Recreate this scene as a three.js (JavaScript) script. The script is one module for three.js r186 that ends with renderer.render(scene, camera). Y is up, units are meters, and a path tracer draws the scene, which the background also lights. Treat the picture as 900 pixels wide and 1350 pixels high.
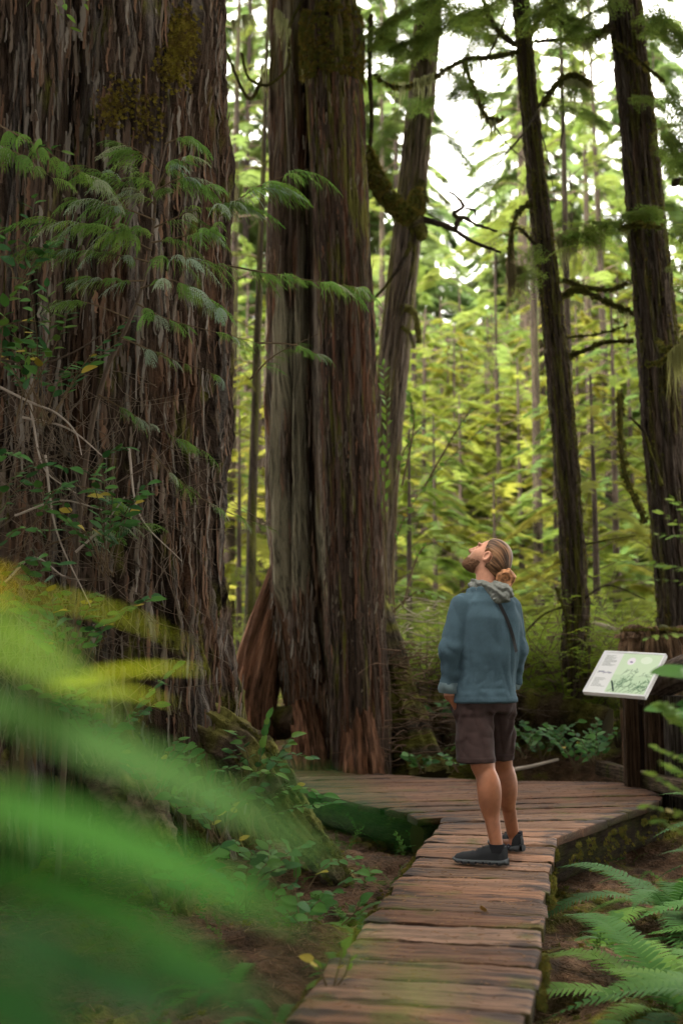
import * as THREE from 'three';
import { mergeGeometries } from 'three/addons/utils/BufferGeometryUtils.js';
import { createNoise3D } from 'simplex-noise';

// ---------------------------------------------------------------- camera, sky, sun, exposure
const scene = new THREE.Scene();
const EYE = 1.08, FOC = 1500, PITCH = Math.atan(186 / 1500);
const camera = new THREE.PerspectiveCamera(2 * Math.atan(675 / 1500) * 180 / Math.PI, 900 / 1350, 0.05, 400);
camera.position.set(0, EYE, 0);
camera.rotation.set(PITCH, 0, 0);
camera.focus = 6.3;
camera.userData.fStop = 1.7;
scene.add(camera);

const renderer = new THREE.WebGLRenderer();
renderer.toneMapping = THREE.LinearToneMapping;
renderer.toneMappingExposure = 26;
renderer.shadowMap.enabled = true;

{ // bright even overcast
  const W = 128, H = 64, d = new Float32Array(W * H * 4);
  for (let y = 0; y < H; y++) for (let x = 0; x < W; x++) {
    const up = ((y + 0.5) / H - 0.5) * Math.PI, s = Math.max(0, Math.sin(up));
    const l = 0.5 * (0.66 + 0.34 * s), i = (y * W + x) * 4;
    d[i] = l; d[i + 1] = l * 0.965; d[i + 2] = l * 0.90; d[i + 3] = 1;
  }
  const t = new THREE.DataTexture(d, W, H, THREE.RGBAFormat, THREE.FloatType);
  t.mapping = THREE.EquirectangularReflectionMapping; t.magFilter = THREE.LinearFilter; t.needsUpdate = true;
  scene.background = t; scene.environment = t;
}
const sun = new THREE.DirectionalLight(new THREE.Color(1, 0.94, 0.80), 1.5);
sun.position.set(-11, 29, -7); sun.target.position.set(0, 0, -14);
sun.castShadow = true; sun.shadow.radius = 24;
sun.shadow.camera.left = -40; sun.shadow.camera.right = 40; sun.shadow.camera.top = 40; sun.shadow.camera.bottom = -40; sun.shadow.camera.far = 120;
scene.add(sun, sun.target);

// ---------------------------------------------------------------- helpers
const V = (x, y, z) => new THREE.Vector3(x, y, z);
function rng(seed) { let s = seed | 0; return () => { s = (s + 0x6d2b79f5) | 0; let t = Math.imul(s ^ (s >>> 15), 1 | s); t = (t + Math.imul(t ^ (t >>> 7), 61 | t)) ^ t; return ((t ^ (t >>> 14)) >>> 0) / 4294967296; }; }
const R0 = rng(7), n3 = createNoise3D(rng(11));
const clamp = (x, a = 0, b = 1) => Math.min(b, Math.max(a, x)), lerp = (a, b, t) => a + (b - a) * t;
const smooth = (a, b, x) => { const t = clamp((x - a) / (b - a)); return t * t * (3 - 2 * t); };
const fbm = (x, y, z, o = 4) => { let s = 0, a = 0.5; for (let i = 0; i < o; i++, a *= 0.5) { s += a * n3(x, y, z); x *= 2.03; y *= 2.03; z *= 2.03; } return s; };
// a bearing and elevation (on a 900 x 1350 sighting grid) and a distance d in metres, as a point in the world
function at(px, py, d) {
  const x = (px - 450) / FOC, y = -(py - 675) / FOC, c = Math.cos(PITCH), s = Math.sin(PITCH);
  const dy = y * c + s, dz = -c + y * s, t = -d / dz;
  return V(x * t, EYE + dy * t, -d);
}
const taken = {};
function numbered(name) { const k = taken[name] = (taken[name] ?? -1) + 1; return k ? name + '_' + String(k).padStart(3, '0') : name; }
function tag(o, label, category, group, kind) {
  if (label) o.userData.label = label; if (category) o.userData.category = category;
  if (group) o.userData.group = group; if (kind) o.userData.kind = kind; return o;
}
function thing(name, label, category, pos, group, turn = 0) {
  const o = new THREE.Group(); o.name = numbered(name); if (pos) o.position.copy(pos); o.rotation.y = turn;
  scene.add(o); return tag(o, label, category, group);
}
function part(name, geo, mat, parent) {
  const m = new THREE.Mesh(geo, mat); m.name = name; m.castShadow = m.receiveShadow = true; parent.add(m); return m;
}
function solo(name, geo, mat, label, category, group, kind) {
  const m = new THREE.Mesh(geo, mat); m.name = numbered(name); m.castShadow = m.receiveShadow = true; scene.add(m); return tag(m, label, category, group, kind);
}
function copies(name, geo, mat, mats, colors, parent, kind = 'stuff') {
  const m = new THREE.InstancedMesh(geo, mat, mats.length); m.name = parent === scene ? numbered(name) : name;
  for (let i = 0; i < mats.length; i++) { m.setMatrixAt(i, mats[i]); if (colors) m.setColorAt(i, colors[i]); }
  m.castShadow = m.receiveShadow = true; m.userData.kind = kind; parent.add(m); return m;
}
const quadGeo = (pos, idx, nor, uv, col) => {
  const g = new THREE.BufferGeometry(); g.setAttribute('position', new THREE.Float32BufferAttribute(pos, 3));
  if (idx) g.setIndex(idx); if (uv) g.setAttribute('uv', new THREE.Float32BufferAttribute(uv, 2)); if (col) g.setAttribute('color', new THREE.Float32BufferAttribute(col, 3));
  if (nor) g.setAttribute('normal', new THREE.Float32BufferAttribute(nor, 3)); else g.computeVertexNormals(); return g;
};
const curve = (pts) => new THREE.CatmullRomCurve3(pts, false, 'centripetal');
// a tapering limb along points; rad(t) in metres; bumps(angle, t, point) added to the radius; tint(angle, t, p) -> [r, g, b]
function limb(pts, rad, { su = 10, sv = 24, bumps, tint, ends = true, ang, tmap } = {}) {
  const c = pts.getPoint ? pts : curve(pts), pos = [], uv = [], col = [], idx = [], L = c.getLength();
  let N = null, prev = null;
  for (let j = 0; j <= sv; j++) {
    const t = tmap ? tmap(j / sv) : j / sv, p = c.getPoint(t), T = c.getTangent(t).normalize();
    if (!N) { N = Math.abs(T.y) > 0.75 ? V(0, 0, 1) : V(0, 1, 0); }
    N = N.clone().addScaledVector(T, -N.dot(T)).normalize();
    const B = V().crossVectors(T, N);
    const r0 = rad(t);
    for (let i = 0; i <= su; i++) {
      const a = ang ? ang(i / su) : (i / su * 2 - 1) * Math.PI, ca = Math.cos(a), sa = Math.sin(a);
      const r = r0 + (bumps ? bumps(a, t, p, r0) : 0);
      pos.push(p.x + (N.x * ca + B.x * sa) * r, p.y + (N.y * ca + B.y * sa) * r, p.z + (N.z * ca + B.z * sa) * r);
      uv.push(a * 0.95 * Math.max(0.15, rad(0.3)), t * L); if (tint) col.push(...tint(a, t, p));
    }
    prev = p;
  }
  const w = su + 1;
  for (let j = 0; j < sv; j++) for (let i = 0; i < su; i++) { const a = j * w + i; idx.push(a, a + 1, a + w, a + 1, a + w + 1, a + w); }
  const g = quadGeo(pos, idx, null, uv, tint ? col : null), n = g.attributes.normal.array;
  for (let j = 0; j <= sv; j++) { const a = j * w * 3, b = (j * w + su) * 3; for (let k = 0; k < 3; k++) { const m = n[a + k] + n[b + k]; n[a + k] = n[b + k] = m; } }
  g.normalizeNormals();
  if (ends) { // close the tip and the butt
    const ring = (j, flip) => { const c0 = j * w, v = [], ii = []; let cx = 0, cy = 0, cz = 0; for (let i = 0; i < su; i++) { cx += pos[(c0 + i) * 3]; cy += pos[(c0 + i) * 3 + 1]; cz += pos[(c0 + i) * 3 + 2]; }
      v.push(cx / su, cy / su, cz / su); for (let i = 0; i <= su; i++) v.push(...pos.slice((c0 + i) * 3, (c0 + i) * 3 + 3));
      for (let i = 1; i <= su; i++) flip ? ii.push(0, i, i + 1) : ii.push(0, i + 1, i);
      const uu = new Array((su + 2) * 2).fill(0.3), cc = tint ? new Array((su + 2)).fill(0).flatMap(() => tint(0, j / sv, c.getPoint(j / sv))) : null;
      return quadGeo(v, ii, null, uu, cc); };
    return mergeGeometries([g, ring(0, true), ring(sv, false)]);
  }
  return g;
}
const M4 = (p, q, s) => new THREE.Matrix4().compose(p, q, typeof s === 'number' ? V(s, s, s) : s);
const eul = (x, y, z, o = 'YXZ') => new THREE.Quaternion().setFromEuler(new THREE.Euler(x, y, z, o));
// turn +x to dir and keep +y as near to up as can be
function along(dir, up = V(0, 1, 0)) { const x = dir.clone().normalize(), z = V().crossVectors(x, up).normalize(), y = V().crossVectors(z, x); return new THREE.Quaternion().setFromRotationMatrix(new THREE.Matrix4().makeBasis(x, y, z)); }
const C = (r, g, b) => new THREE.Color().setRGB(r, g, b);
// ---------------------------------------------------------------- computed textures (seamless value noise)
function lattice(nx, ny, seed) { const r = rng(seed), a = new Float32Array(nx * ny).map(() => r()); return (u, v) => { let x = u * nx, y = v * ny; const ix = Math.floor(x), iy = Math.floor(y); x -= ix; y -= iy; x = x * x * (3 - 2 * x); y = y * y * (3 - 2 * y);
  const m = (i, n) => ((i % n) + n) % n, g = (i, j) => a[m(j, ny) * nx + m(i, nx)]; return lerp(lerp(g(ix, iy), g(ix + 1, iy), x), lerp(g(ix, iy + 1), g(ix + 1, iy + 1), x), y); }; }
function tex(w, h, f, srgb, rx = 1, ry = 1) { const d = new Uint8Array(w * h * 4); for (let y = 0; y < h; y++) for (let x = 0; x < w; x++) { const c = f(x / w, y / h), i = (y * w + x) * 4; d[i] = clamp(c[0]) * 255; d[i + 1] = clamp(c[1] ?? c[0]) * 255; d[i + 2] = clamp(c[2] ?? c[0]) * 255; d[i + 3] = 255; }
  const t = new THREE.DataTexture(d, w, h); t.wrapS = t.wrapT = THREE.RepeatWrapping; t.magFilter = THREE.LinearFilter; t.repeat.set(rx, ry); if (srgb) t.colorSpace = THREE.SRGBColorSpace; t.needsUpdate = true; return t; }
const std = (o) => new THREE.MeshPhysicalMaterial({ specularIntensity: 0.15, ...o }), phys = (o) => new THREE.MeshPhysicalMaterial(o);
const enc = (m) => Math.pow(clamp(m, 0.02, 1), 1 / 2.2);
// long vertical fibres (v runs along the stem)
const fibreF = (() => { const a = lattice(24, 3, 1), b = lattice(60, 8, 2), c = lattice(150, 26, 3), e = lattice(256, 200, 4), w = lattice(6, 8, 5);
  return (u, v) => { const uu = u + 0.02 * (w(u, v) - 0.5); return 0.34 * a(uu, v) + 0.3 * b(uu, v) + 0.24 * c(uu, v) + 0.12 * e(u, v); }; })();
const T = {
  fibre: tex(512, 512, (u, v) => { const x = fibreF(u, v); return [clamp((x - 0.2) * 1.7)]; }, false, 1 / 0.6, 1 / 1.6),
  fibreC: tex(512, 512, (u, v) => { const x = enc(0.70 + 2.2 * (fibreF(u, v) - 0.48)); return [x, x, x]; }, true, 1 / 0.6, 1 / 1.6),
  grain: (() => { const a = lattice(3, 40, 21), b = lattice(8, 110, 22), c = lattice(40, 256, 23), k = lattice(3, 5, 24); const f = (u, v) => { const vv = v + 0.03 * k(u, v); return 0.4 * a(u, vv) + 0.34 * b(u, vv) + 0.26 * c(u, vv); };
    return [tex(1024, 512, (u, v) => { const x = enc(0.70 + 2.0 * (f(u, v) - 0.5)); return [x, x, x]; }, true), tex(1024, 512, (u, v) => [f(u, v)], false)]; })(),
  rough: (() => { const a = lattice(12, 12, 31), b = lattice(40, 40, 32), c = lattice(128, 128, 33); const f = (u, v) => 0.4 * a(u, v) + 0.35 * b(u, v) + 0.25 * c(u, v);
    return [tex(512, 512, (u, v) => { const x = enc(0.72 + 1.3 * (f(u, v) - 0.5)); return [x, x, x]; }, true, 1.2, 1.2), tex(512, 512, (u, v) => [f(u, v)], false, 1.2, 1.2)]; })(),
  knit: tex(256, 256, (u, v) => { const r = Math.sin(u * 64 * 2 * Math.PI), q = Math.sin(v * 64 * 2 * Math.PI + (Math.floor(u * 64) % 2) * 3.14); return [0.5 + 0.25 * r + 0.25 * q]; }, false, 8, 8),
};
// ---------------------------------------------------------------- materials
const leafMat = (c, o = {}) => phys({ color: c, roughness: 0.95, transmission: 0.42, thickness: 0, specularIntensity: 0.08, ...o });
const MAT = {
  bark: std({ vertexColors: true, map: T.fibreC, bumpMap: T.fibre, bumpScale: 0.03, roughness: 0.95 }),
  twig: std({ color: C(0.075, 0.055, 0.04), roughness: 0.95, bumpMap: T.rough[1], bumpScale: 0.004 }),
  twigPale: std({ color: C(0.30, 0.25, 0.21), roughness: 0.9, bumpMap: T.rough[1], bumpScale: 0.004 }),
  mossLimb: std({ vertexColors: true, map: T.rough[0], bumpMap: T.rough[1], bumpScale: 0.02, roughness: 1 }),
  needle: leafMat(C(1, 1, 1)),
  frond: leafMat(C(1, 1, 1), { roughness: 0.85 }),
  glossy: leafMat(C(1, 1, 1), { roughness: 0.9, transmission: 0.3, clearcoat: 0.16, clearcoatRoughness: 0.4 }),
  lichen: leafMat(C(0.30, 0.31, 0.15), { transmission: 0.35 }),
  moss: leafMat(C(1, 1, 1), { transmission: 0.25 }),
  litter: std({ color: C(1, 1, 1), roughness: 0.95 }),
  strip: std({ color: C(1, 1, 1), roughness: 0.95, bumpMap: T.fibre, bumpScale: 0.004 }),
  ground: std({ vertexColors: true, map: T.rough[0], bumpMap: T.rough[1], bumpScale: 0.03, roughness: 1 }),
  plank: std({ vertexColors: true, map: T.grain[0], bumpMap: T.grain[1], bumpScale: 0.006, roughness: 0.82 }),
};
MAT.mossWood = std({ color: C(0.09, 0.085, 0.02), roughness: 1 });
const tinted = (m, r, g, b, o = {}) => { const k = m.clone(); k.color = C(r, g, b); Object.assign(k, o); return k; };
// ---------------------------------------------------------------- ground
function ground(x, z) {
  const walkX = 0.60 + (-z - 3.64) * 0.204 - 0.38, side = x - walkX; // signed distance from the walk's middle
  let h = -0.36;
  h -= 0.16 * smooth(0.4, 1.3, side) * smooth(-9.5, -7.5, z);                       // lower ground right of the walk
  h += 0.16 * smooth(-0.35, -0.8, side) * smooth(-6.6, -5.2, z);                      // bank left of the near walk
  h += 0.26 * smooth(-10.6, -12.4, z) + 0.38 * smooth(-12.2, -15, z) + 0.75 * smooth(-14, -34, z) + 1.2 * smooth(-40, -80, z);
  h += 0.22 * smooth(2.2, 3.2, x) * smooth(-6.5, -9, z);
  h += 0.35 * Math.exp(-((x - 1.5) ** 2 / 0.9 + (z + 12.4) ** 2 / 1.1));             // mossy swell behind the landing
  h += 0.3 * Math.exp(-((x + 2.1) ** 2 / 3.5 + (z + 8.2) ** 2 / 3.2));
  const n = fbm(x * 0.5, 3, z * 0.5, 4) * 0.16 + fbm(x * 3.1, 9, z * 3.1, 3) * 0.05;
  return h + n * (1 + smooth(-12, -30, z) * 2);
}
{
  const xs = [], zs = [], push = (a, from, to, step) => { for (let v = from; v < to - 1e-6; v += step) a.push(v); };
  push(xs, -90, -10, 4); push(xs, -10, -3.4, 0.4); push(xs, -3.4, 4.6, 0.05); push(xs, 4.6, 12, 0.4); push(xs, 12, 92, 4);
  push(zs, -150, -34, 4); push(zs, -34, -15, 0.4); push(zs, -15, -2.4, 0.05); push(zs, -2.4, 6, 0.4); push(zs, 6, 40, 4);
  const pos = [], uv = [], col = [], idx = [], w = xs.length;
  for (const z of zs) for (const x of xs) {
    pos.push(x, ground(x, z), z); uv.push(x, z);
    let m = fbm(x * 1.1 + 4, 1, z * 1.1, 4) * 1.6 + fbm(x * 7, 5, z * 7, 2) * 0.6; // moss against brown needle litter
    m = smooth(-0.05, 0.4, m + 0.15 * smooth(0.9, 1.6, x) * smooth(-7.2, -6, z) - 0.3 * smooth(0.2, -0.4, x));
    const l = 0.5 + 0.9 * n3(x * 6, 2, z * 6) * 0.5 + 0.25 * n3(x * 23, 4, z * 23);
    const br = [lerp(0.05, 0.12, l), lerp(0.034, 0.066, l), lerp(0.022, 0.038, l)], mo = [lerp(0.07, 0.15, l), lerp(0.075, 0.13, l), lerp(0.012, 0.02, l)];
    col.push(...[0, 1, 2].map((k) => lerp(br[k], mo[k], m)));
  }
  for (let j = 0; j < zs.length - 1; j++) for (let i = 0; i < w - 1; i++) { const a = j * w + i; idx.push(a, a + w, a + 1, a + 1, a + w, a + w + 1); }
  const g = quadGeo(pos, idx, null, uv, col);
  solo('forest_floor', g, MAT.ground, 'brown needle litter and moss covering the forest floor', null, null, 'structure');
}
// ---------------------------------------------------------------- boardwalk: every plank its own mesh
function plankGeo(fl, fr, br, bl, th, seed, moss) { // corners on the top face (x, z), thickness, colour seed
  const nu = 34, nv = 9, r = rng(seed), pos = [], uv = [], col = [], idx = [], tone = 0.62 + 0.6 * r(), ou = r() * 5, ov = r() * 5, warp = (r() - 0.5) * 0.012, tilt = (r() - 0.5) * 0.012;
  const red = r(), len = Math.hypot(fr[0] - fl[0], fr[1] - fl[1]), wid = Math.hypot(bl[0] - fl[0], bl[1] - fl[1]);
  const P = (u, v) => [lerp(lerp(fl[0], fr[0], u), lerp(bl[0], br[0], u), v), lerp(lerp(fl[1], fr[1], u), lerp(bl[1], br[1], u), v)];
  const ring = (u) => { // cross-section outline round the plank at u: top nv+1 points, then bottom
    const out = [], chip = 0.012 * Math.max(0, n3(u * len * 3 + seed, 1, 3));
    for (let j = 0; j <= nv; j++) { const v = j / nv, e = Math.min(v, 1 - v) * wid, round = e < 0.008 ? 0.005 * (1 - e / 0.008) : 0;
      const vv = v === 0 ? v + (chip + 0.006 * n3(u * len * 2, seed, 8)) / wid : v === 1 ? v - (0.01 * Math.max(0, n3(u * len * 3, seed, 12)) + 0.006 * n3(u * len * 2, seed, 5)) / wid : v;
      const [x, z] = P(u, vv), wear = 0.006 * fbm(x * 2, seed, z * 2, 2) + 0.003 * n3(x * 9, seed, z * 9);
      out.push([x, -round + wear + warp * (v - 0.5) + tilt * (u - 0.5), z, u, vv]); }
    for (const v of [1, 0]) { const [x, z] = P(u, v); out.push([x, -th + 0.004 * n3(x * 3, seed, 1), z, u, v]); }
    return out; };
  const w = nv + 4;
  for (let i = 0; i <= nu; i++) {
    let u = i / nu; u = i === 0 ? 0 + 0.006 * r() : i === nu ? 1 - 0.006 * r() : u;
    const q = ring(u); q.push(q[0]);
    q.forEach(([x, y, z, uu, vv], k) => {
      const end = i === 0 || i === nu ? 0.006 : 0;
      pos.push(x, y - end, z); uv.push(uu * len / 1.3 + ou, vv * wid / 0.32 + ov + (k > nv ? 0.3 : 0));
      const st = smooth(0.1, 0.5, fbm(uu * len * 1.1 + seed, 2, vv * wid * 9 + seed, 4) + 0.55 * smooth(0.22, 0.02, Math.min(uu, 1 - uu)) * (0.5 + 1.2 * n3(uu * len * 3, vv * wid * 16, seed))); // black water stains near the sawn ends
      const ms = smooth(0.25, 0.55, fbm(x * 2.2, 7, z * 2.2, 3) + moss + (vv < 0.02 || vv > 0.98 ? 0.22 : 0) + (k > nv ? 0.15 : 0));
      const g = 0.5 + 0.5 * n3(x * 1.1, seed * 3, z * 1.1);
      const a = [lerp(0.172, 0.188, red) * tone, lerp(0.106, 0.095, red) * tone, lerp(0.073, 0.056, red) * tone].map((c) => c * lerp(0.78, 1.18, g));
      const s = [0.035, 0.031, 0.032], mo = [0.085, 0.085, 0.02];
      col.push(...a.map((c, n) => lerp(lerp(c, s[n], st * 0.85), mo[n], ms * 0.75)));
    });
  }
  for (let i = 0; i < nu; i++) for (let k = 0; k < w - 1; k++) { const a = i * w + k; idx.push(a, a + 1, a + w, a + 1, a + w + 1, a + w); }
  for (const i of [0, nu]) { const b = i * w, c = pos.length / 3, h = [0, 0, 0]; for (let k = 0; k < w - 1; k++) for (let n = 0; n < 3; n++) h[n] += pos[(b + k) * 3 + n] / (w - 1);
    pos.push(...h); uv.push(0.1, 0.1); col.push(0.12, 0.085, 0.06);
    for (let k = 0; k < w - 1; k++) i ? idx.push(c, b + k, b + k + 1) : idx.push(c, b + k + 1, b + k); }
  const g = quadGeo(pos, idx, null, uv, col);
  return g;
}
const boardwalk = thing('boardwalk', 'weathered cedar plank boardwalk bending left past the giant trunks', 'boardwalk', V(0, 0, 0));
{
  const r = rng(41), seams = [];
  // straight run: left and right edge of the walk, perpendicular seams
  const dir = [0.2, -0.98], nrm = [0.98, 0.2];
  let s = -3.2; // metres along from (mid at z = -3.64)
  while (s < 3.22) {
    const mx = 0.22 + dir[0] * s, mz = -3.64 + dir[1] * s, bend = s < -1.2 ? (s + 1.2) * -0.16 : 0, j = () => (r() - 0.5) * 0.035;
    const a = j(), b = j(), k = (r() - 0.5) * 0.02;
    seams.push([[mx + bend - nrm[0] * (0.36 - a), mz - nrm[1] * 0.36 + k], [mx + bend + nrm[0] * (0.36 + b), mz + nrm[1] * 0.36 - k]]);
    s += 0.235 + 0.05 * r();
  }
  const fan = [[[0.555, -7.03], [1.27, -6.93]], [[0.60, -7.28], [1.50, -7.3]], [[0.635, -7.52], [1.75, -7.68]], [[0.665, -7.76], [1.97, -8.03]], [[0.44, -7.98], [2.2, -8.36]], [[0.29, -8.22], [2.36, -8.66]], [[0.12, -8.47], [2.46, -8.96]], [[-0.02, -8.76], [2.46, -9.27]], [[-0.17, -9.05], [2.42, -9.58]], [[-0.30, -9.34], [2.36, -9.88]], [[-0.44, -9.63], [1.25, -9.97]], [[-0.58, -9.9], [0.75, -10.22]], [[-0.72, -10.17], [0.40, -10.48]], [[-0.9, -10.42], [0.08, -10.74]], [[-1.1, -10.67], [-0.25, -11.0]], [[-1.32, -10.92], [-0.58, -11.27]], [[-1.58, -11.15], [-0.9, -11.52]], [[-1.85, -11.38], [-1.2, -11.78]], [[-2.12, -11.6], [-1.5, -12.04]]];
  const all = [...seams, ...fan];
  for (let i = 0; i < all.length - 1; i++) {
    let [fl, fr] = all[i], [bl, br] = all[i + 1];
    if (fl[1] < -7.7 && fl[1] > -7.8) fl = [0.50, -7.72];                       // the inside corner
    const g = 0.012 + 0.012 * r(), k0 = g / Math.max(0.1, Math.hypot(bl[0] - fl[0], bl[1] - fl[1])), k1 = g / Math.max(0.1, Math.hypot(br[0] - fr[0], br[1] - fr[1]));
    const mix = (a, b, t) => [lerp(a[0], b[0], t), lerp(a[1], b[1], t)];
    const over = (r() - 0.5) * 0.03, ex = [fr[0] - fl[0], fr[1] - fl[1]], el = Math.hypot(...ex), ox = ex[0] / el * over, oz = ex[1] / el * over;
    const A = mix(fl, bl, k0 / 2), D = mix(fl, bl, 1 - k0 / 2), B = mix(fr, br, k1 / 2), Cc = mix(fr, br, 1 - k1 / 2);
    const p = part('plank', plankGeo([A[0] - ox, A[1] - oz], [B[0] + ox, B[1] + oz], [Cc[0] + ox, Cc[1] + oz], [D[0] - ox, D[1] - oz], 0.05, 100 + i, i > 22 ? -0.1 : -0.02), MAT.plank, boardwalk);
    p.position.y = (r() - 0.5) * 0.008;
  }
  // stringers under the plank ends
  const beam = (pts, y, h, w, seed) => { const g = limb(pts.map(([x, z]) => V(x, y, z)), () => 1, { su: 16, sv: 60, bumps: (a, t, p) => { const ca = Math.abs(Math.cos(a)), sa = Math.abs(Math.sin(a)); return Math.min(h / 2 / Math.max(ca, 1e-3), w / 2 / Math.max(sa, 1e-3)) - 1 + 0.012 * fbm(p.x * 4 + a, seed, p.z * 4, 3); },
    tint: (a, t, p) => { const m = smooth(-0.05, 0.35, fbm(p.x * 3, a * 1.5 + seed, p.z * 3, 3) + 0.05), l = 0.8 + 0.3 * n3(p.x * 8, a * 2, p.z * 8); return [lerp(0.045, 0.06, m) * l, lerp(0.030, 0.058, m) * l, lerp(0.019, 0.014, m) * l]; } });
    part('stringer', g, MAT.mossLimb, boardwalk); };
  beam([[0.04, -3.4], [0.36, -5.0], [0.68, -6.6], [0.76, -7.5]], -0.15, 0.19, 0.11, 1);
  beam([[0.44, -3.3], [0.78, -5.0], [1.10, -6.6], [1.12, -6.85]], -0.15, 0.19, 0.11, 2);
  beam([[1.22, -7.02], [1.64, -7.7], [2.04, -8.30], [2.36, -8.78]], -0.175, 0.24, 0.13, 3);
  beam([[0.72, -7.98], [0.27, -8.5], [-0.08, -9.18], [-0.48, -10.0], [-1.1, -10.9]], -0.16, 0.20, 0.14, 4);
  beam([[0.5, -7.78], [0.68, -7.95], [0.9, -8.2]], -0.15, 0.18, 0.12, 5);
  beam([[2.25, -9.6], [1.1, -9.8], [0.4, -10.36], [-0.55, -11.05]], -0.17, 0.2, 0.14, 6);
}
// ---------------------------------------------------------------- bark
function barkBump(a, y, R, amp, seed, fl = 1) {
  const w = a + 0.12 * n3(2, seed, y * 0.35), ca = Math.cos(w) * R, sa = Math.sin(w) * R;
  const flute = fbm(ca * 1.4 / Math.max(R, 0.5), sa * 1.4 / Math.max(R, 0.5), y * 0.10 + seed, 3) * 0.30 * R * fl;
  const n = n3(ca * 6.5, sa * 6.5, y * 0.42 + seed * 3), m = n3(ca * 15, sa * 15, y * 0.9 + seed * 5), f = n3(ca * 34, sa * 34, y * 2.4 + seed), c = n3(ca * 22, sa * 22, y * 14);
  return flute + amp * (-1.7 * (1 - smooth(0, 0.34, Math.abs(n))) - 0.8 * (1 - smooth(0, 0.3, Math.abs(m))) + 0.35 * f + 0.22 * c);
}
const barkTint = (base, grey, red, gAmt, seed, moss) => (a, t, p) => {
  const ca = Math.cos(a), sa = Math.sin(a), s = n3(ca * 9, sa * 9, p.y * 0.35 + seed), q = n3(ca * 3, sa * 3, p.y * 0.5 + seed + 20), k = n3(ca * 40, sa * 40, p.y * 3.2), d = 0.82 + 0.22 * k + 0.12 * n3(ca * 12, sa * 12, p.y * 8);
  const g = smooth(0.25, 0.75, s) * gAmt, rr = smooth(0.1, 0.7, q);
  const m = moss ? moss(a, p, k) : 0;
  return [0, 1, 2].map((i) => lerp(lerp(lerp(base[i], red[i], rr), grey[i], g) * d, [0.085, 0.082, 0.016][i] * (0.8 + 0.4 * d), m));
};
const front = (s) => { const q = s * 2 - 1; return Math.PI * (0.55 * q + 0.45 * q * q * q); };
const TREES = {};
// ---------------------------------------------------------------- foliage shapes (leaf-sized faces)
function lozenges() { const pos = [], idx = []; return { pos, idx, add(p, d, n, l, w) { // leaf from p along d, lying across n
    const s = V().crossVectors(d, n).normalize().multiplyScalar(w / 2), b = pos.length / 3, m = p.clone().addScaledVector(d, l * 0.45), e = p.clone().addScaledVector(d, l).addScaledVector(n, -l * 0.12);
    pos.push(p.x, p.y, p.z, m.x + s.x, m.y + s.y, m.z + s.z, e.x, e.y, e.z, m.x - s.x, m.y - s.y, m.z - s.z); idx.push(b, b + 1, b + 2, b, b + 2, b + 3); },
  geo() { return quadGeo(pos, idx); } }; }
function hemlockSpray(seed, pairs = 9, kk = 4, droop = 0.28, wide = 0.055) {
  const L = lozenges(), r = rng(seed), up = V(0, 1, 0);
  for (let i = 0; i <= pairs; i++) { const u = (i + 0.6) / (pairs + 1), p = V(u, -droop * u * u, 0);
    for (const s of i === pairs ? [0] : [-1, 1]) {
      const l = (0.40 * (1 - Math.pow(u, 1.4)) + 0.09) * (0.75 + 0.5 * r()), an = s ? s * (0.85 + 0.25 * r() - 0.25 * u) : 0, d = V(Math.cos(an), -0.12 - 0.25 * r(), Math.sin(an)).normalize();
      const k = Math.max(2, Math.round(kk * l / 0.35));
      for (let q = 0; q < k; q++) { const f = (q + 0.3) / k, b = p.clone().addScaledVector(d, l * f).add(V(0, -0.15 * l * f * f, 0));
        for (const t of [-1, 1]) { const bn = an + t * (0.7 + 0.2 * r()), e = V(Math.cos(bn), -0.2 + 0.15 * r(), Math.sin(bn)).normalize(); const n = V(0.3 * (r() - 0.5), 1, 0.3 * (r() - 0.5)).normalize(); L.add(b, e, n, l * 0.36 * (0.7 + 0.6 * r()), wide * (0.7 + 0.5 * r())); } }
      L.add(p.clone().addScaledVector(d, l * 0.85), d, up, l * 0.3, wide * 0.8);
    } }
  return L.geo();
}
function cedarSpray(seed) { // flat, comb-like, drooping at the tips; one metre long
  const L = lozenges(), r = rng(seed), up = V(0, 1, 0), pairs = 10;
  for (let i = 0; i <= pairs; i++) { const u = (i + 0.5) / (pairs + 1), p = V(u, 0.05 * Math.sin(u * 3) - 0.30 * u * u, 0);
    L.add(p, V(1, -0.5 * u, 0).normalize(), up, 0.12, 0.022);
    for (const s of i === pairs ? [0] : [-1, 1]) {
      const l = (0.34 * Math.pow(1 - u, 0.75) + 0.07) * (0.7 + 0.55 * r()) * smooth(-0.2, 0.15, u), an = s * (0.9 - 0.3 * u + 0.16 * (r() - 0.5)), sag = 0.35 + 0.5 * r();
      const pt = (f) => { const a2 = an - s * 0.3 * f; return p.clone().add(V(Math.cos(a2) * l * f, -sag * l * f * f - 0.05 * l * f, Math.sin(a2) * l * f)); };
      for (let q = 0; q < 3; q++) { const b = pt(q / 3), e = pt((q + 1.25) / 3); L.add(b, e.clone().sub(b).normalize(), up, e.distanceTo(b), 0.034 * (1 - 0.2 * q)); }
      for (let q = 1; q < 4; q++) { const b = pt(q / 4.6), e = pt(q / 4.6 + 0.05), d = e.sub(b).normalize(); for (const t of [-1, 1]) { const g = d.clone().applyAxisAngle(up, t * 0.7); L.add(b, g, up, 0.05 * (1.1 - q * 0.2) * (0.6 + 0.7 * r()), 0.022); } }
    } }
  return L.geo();
}
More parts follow.
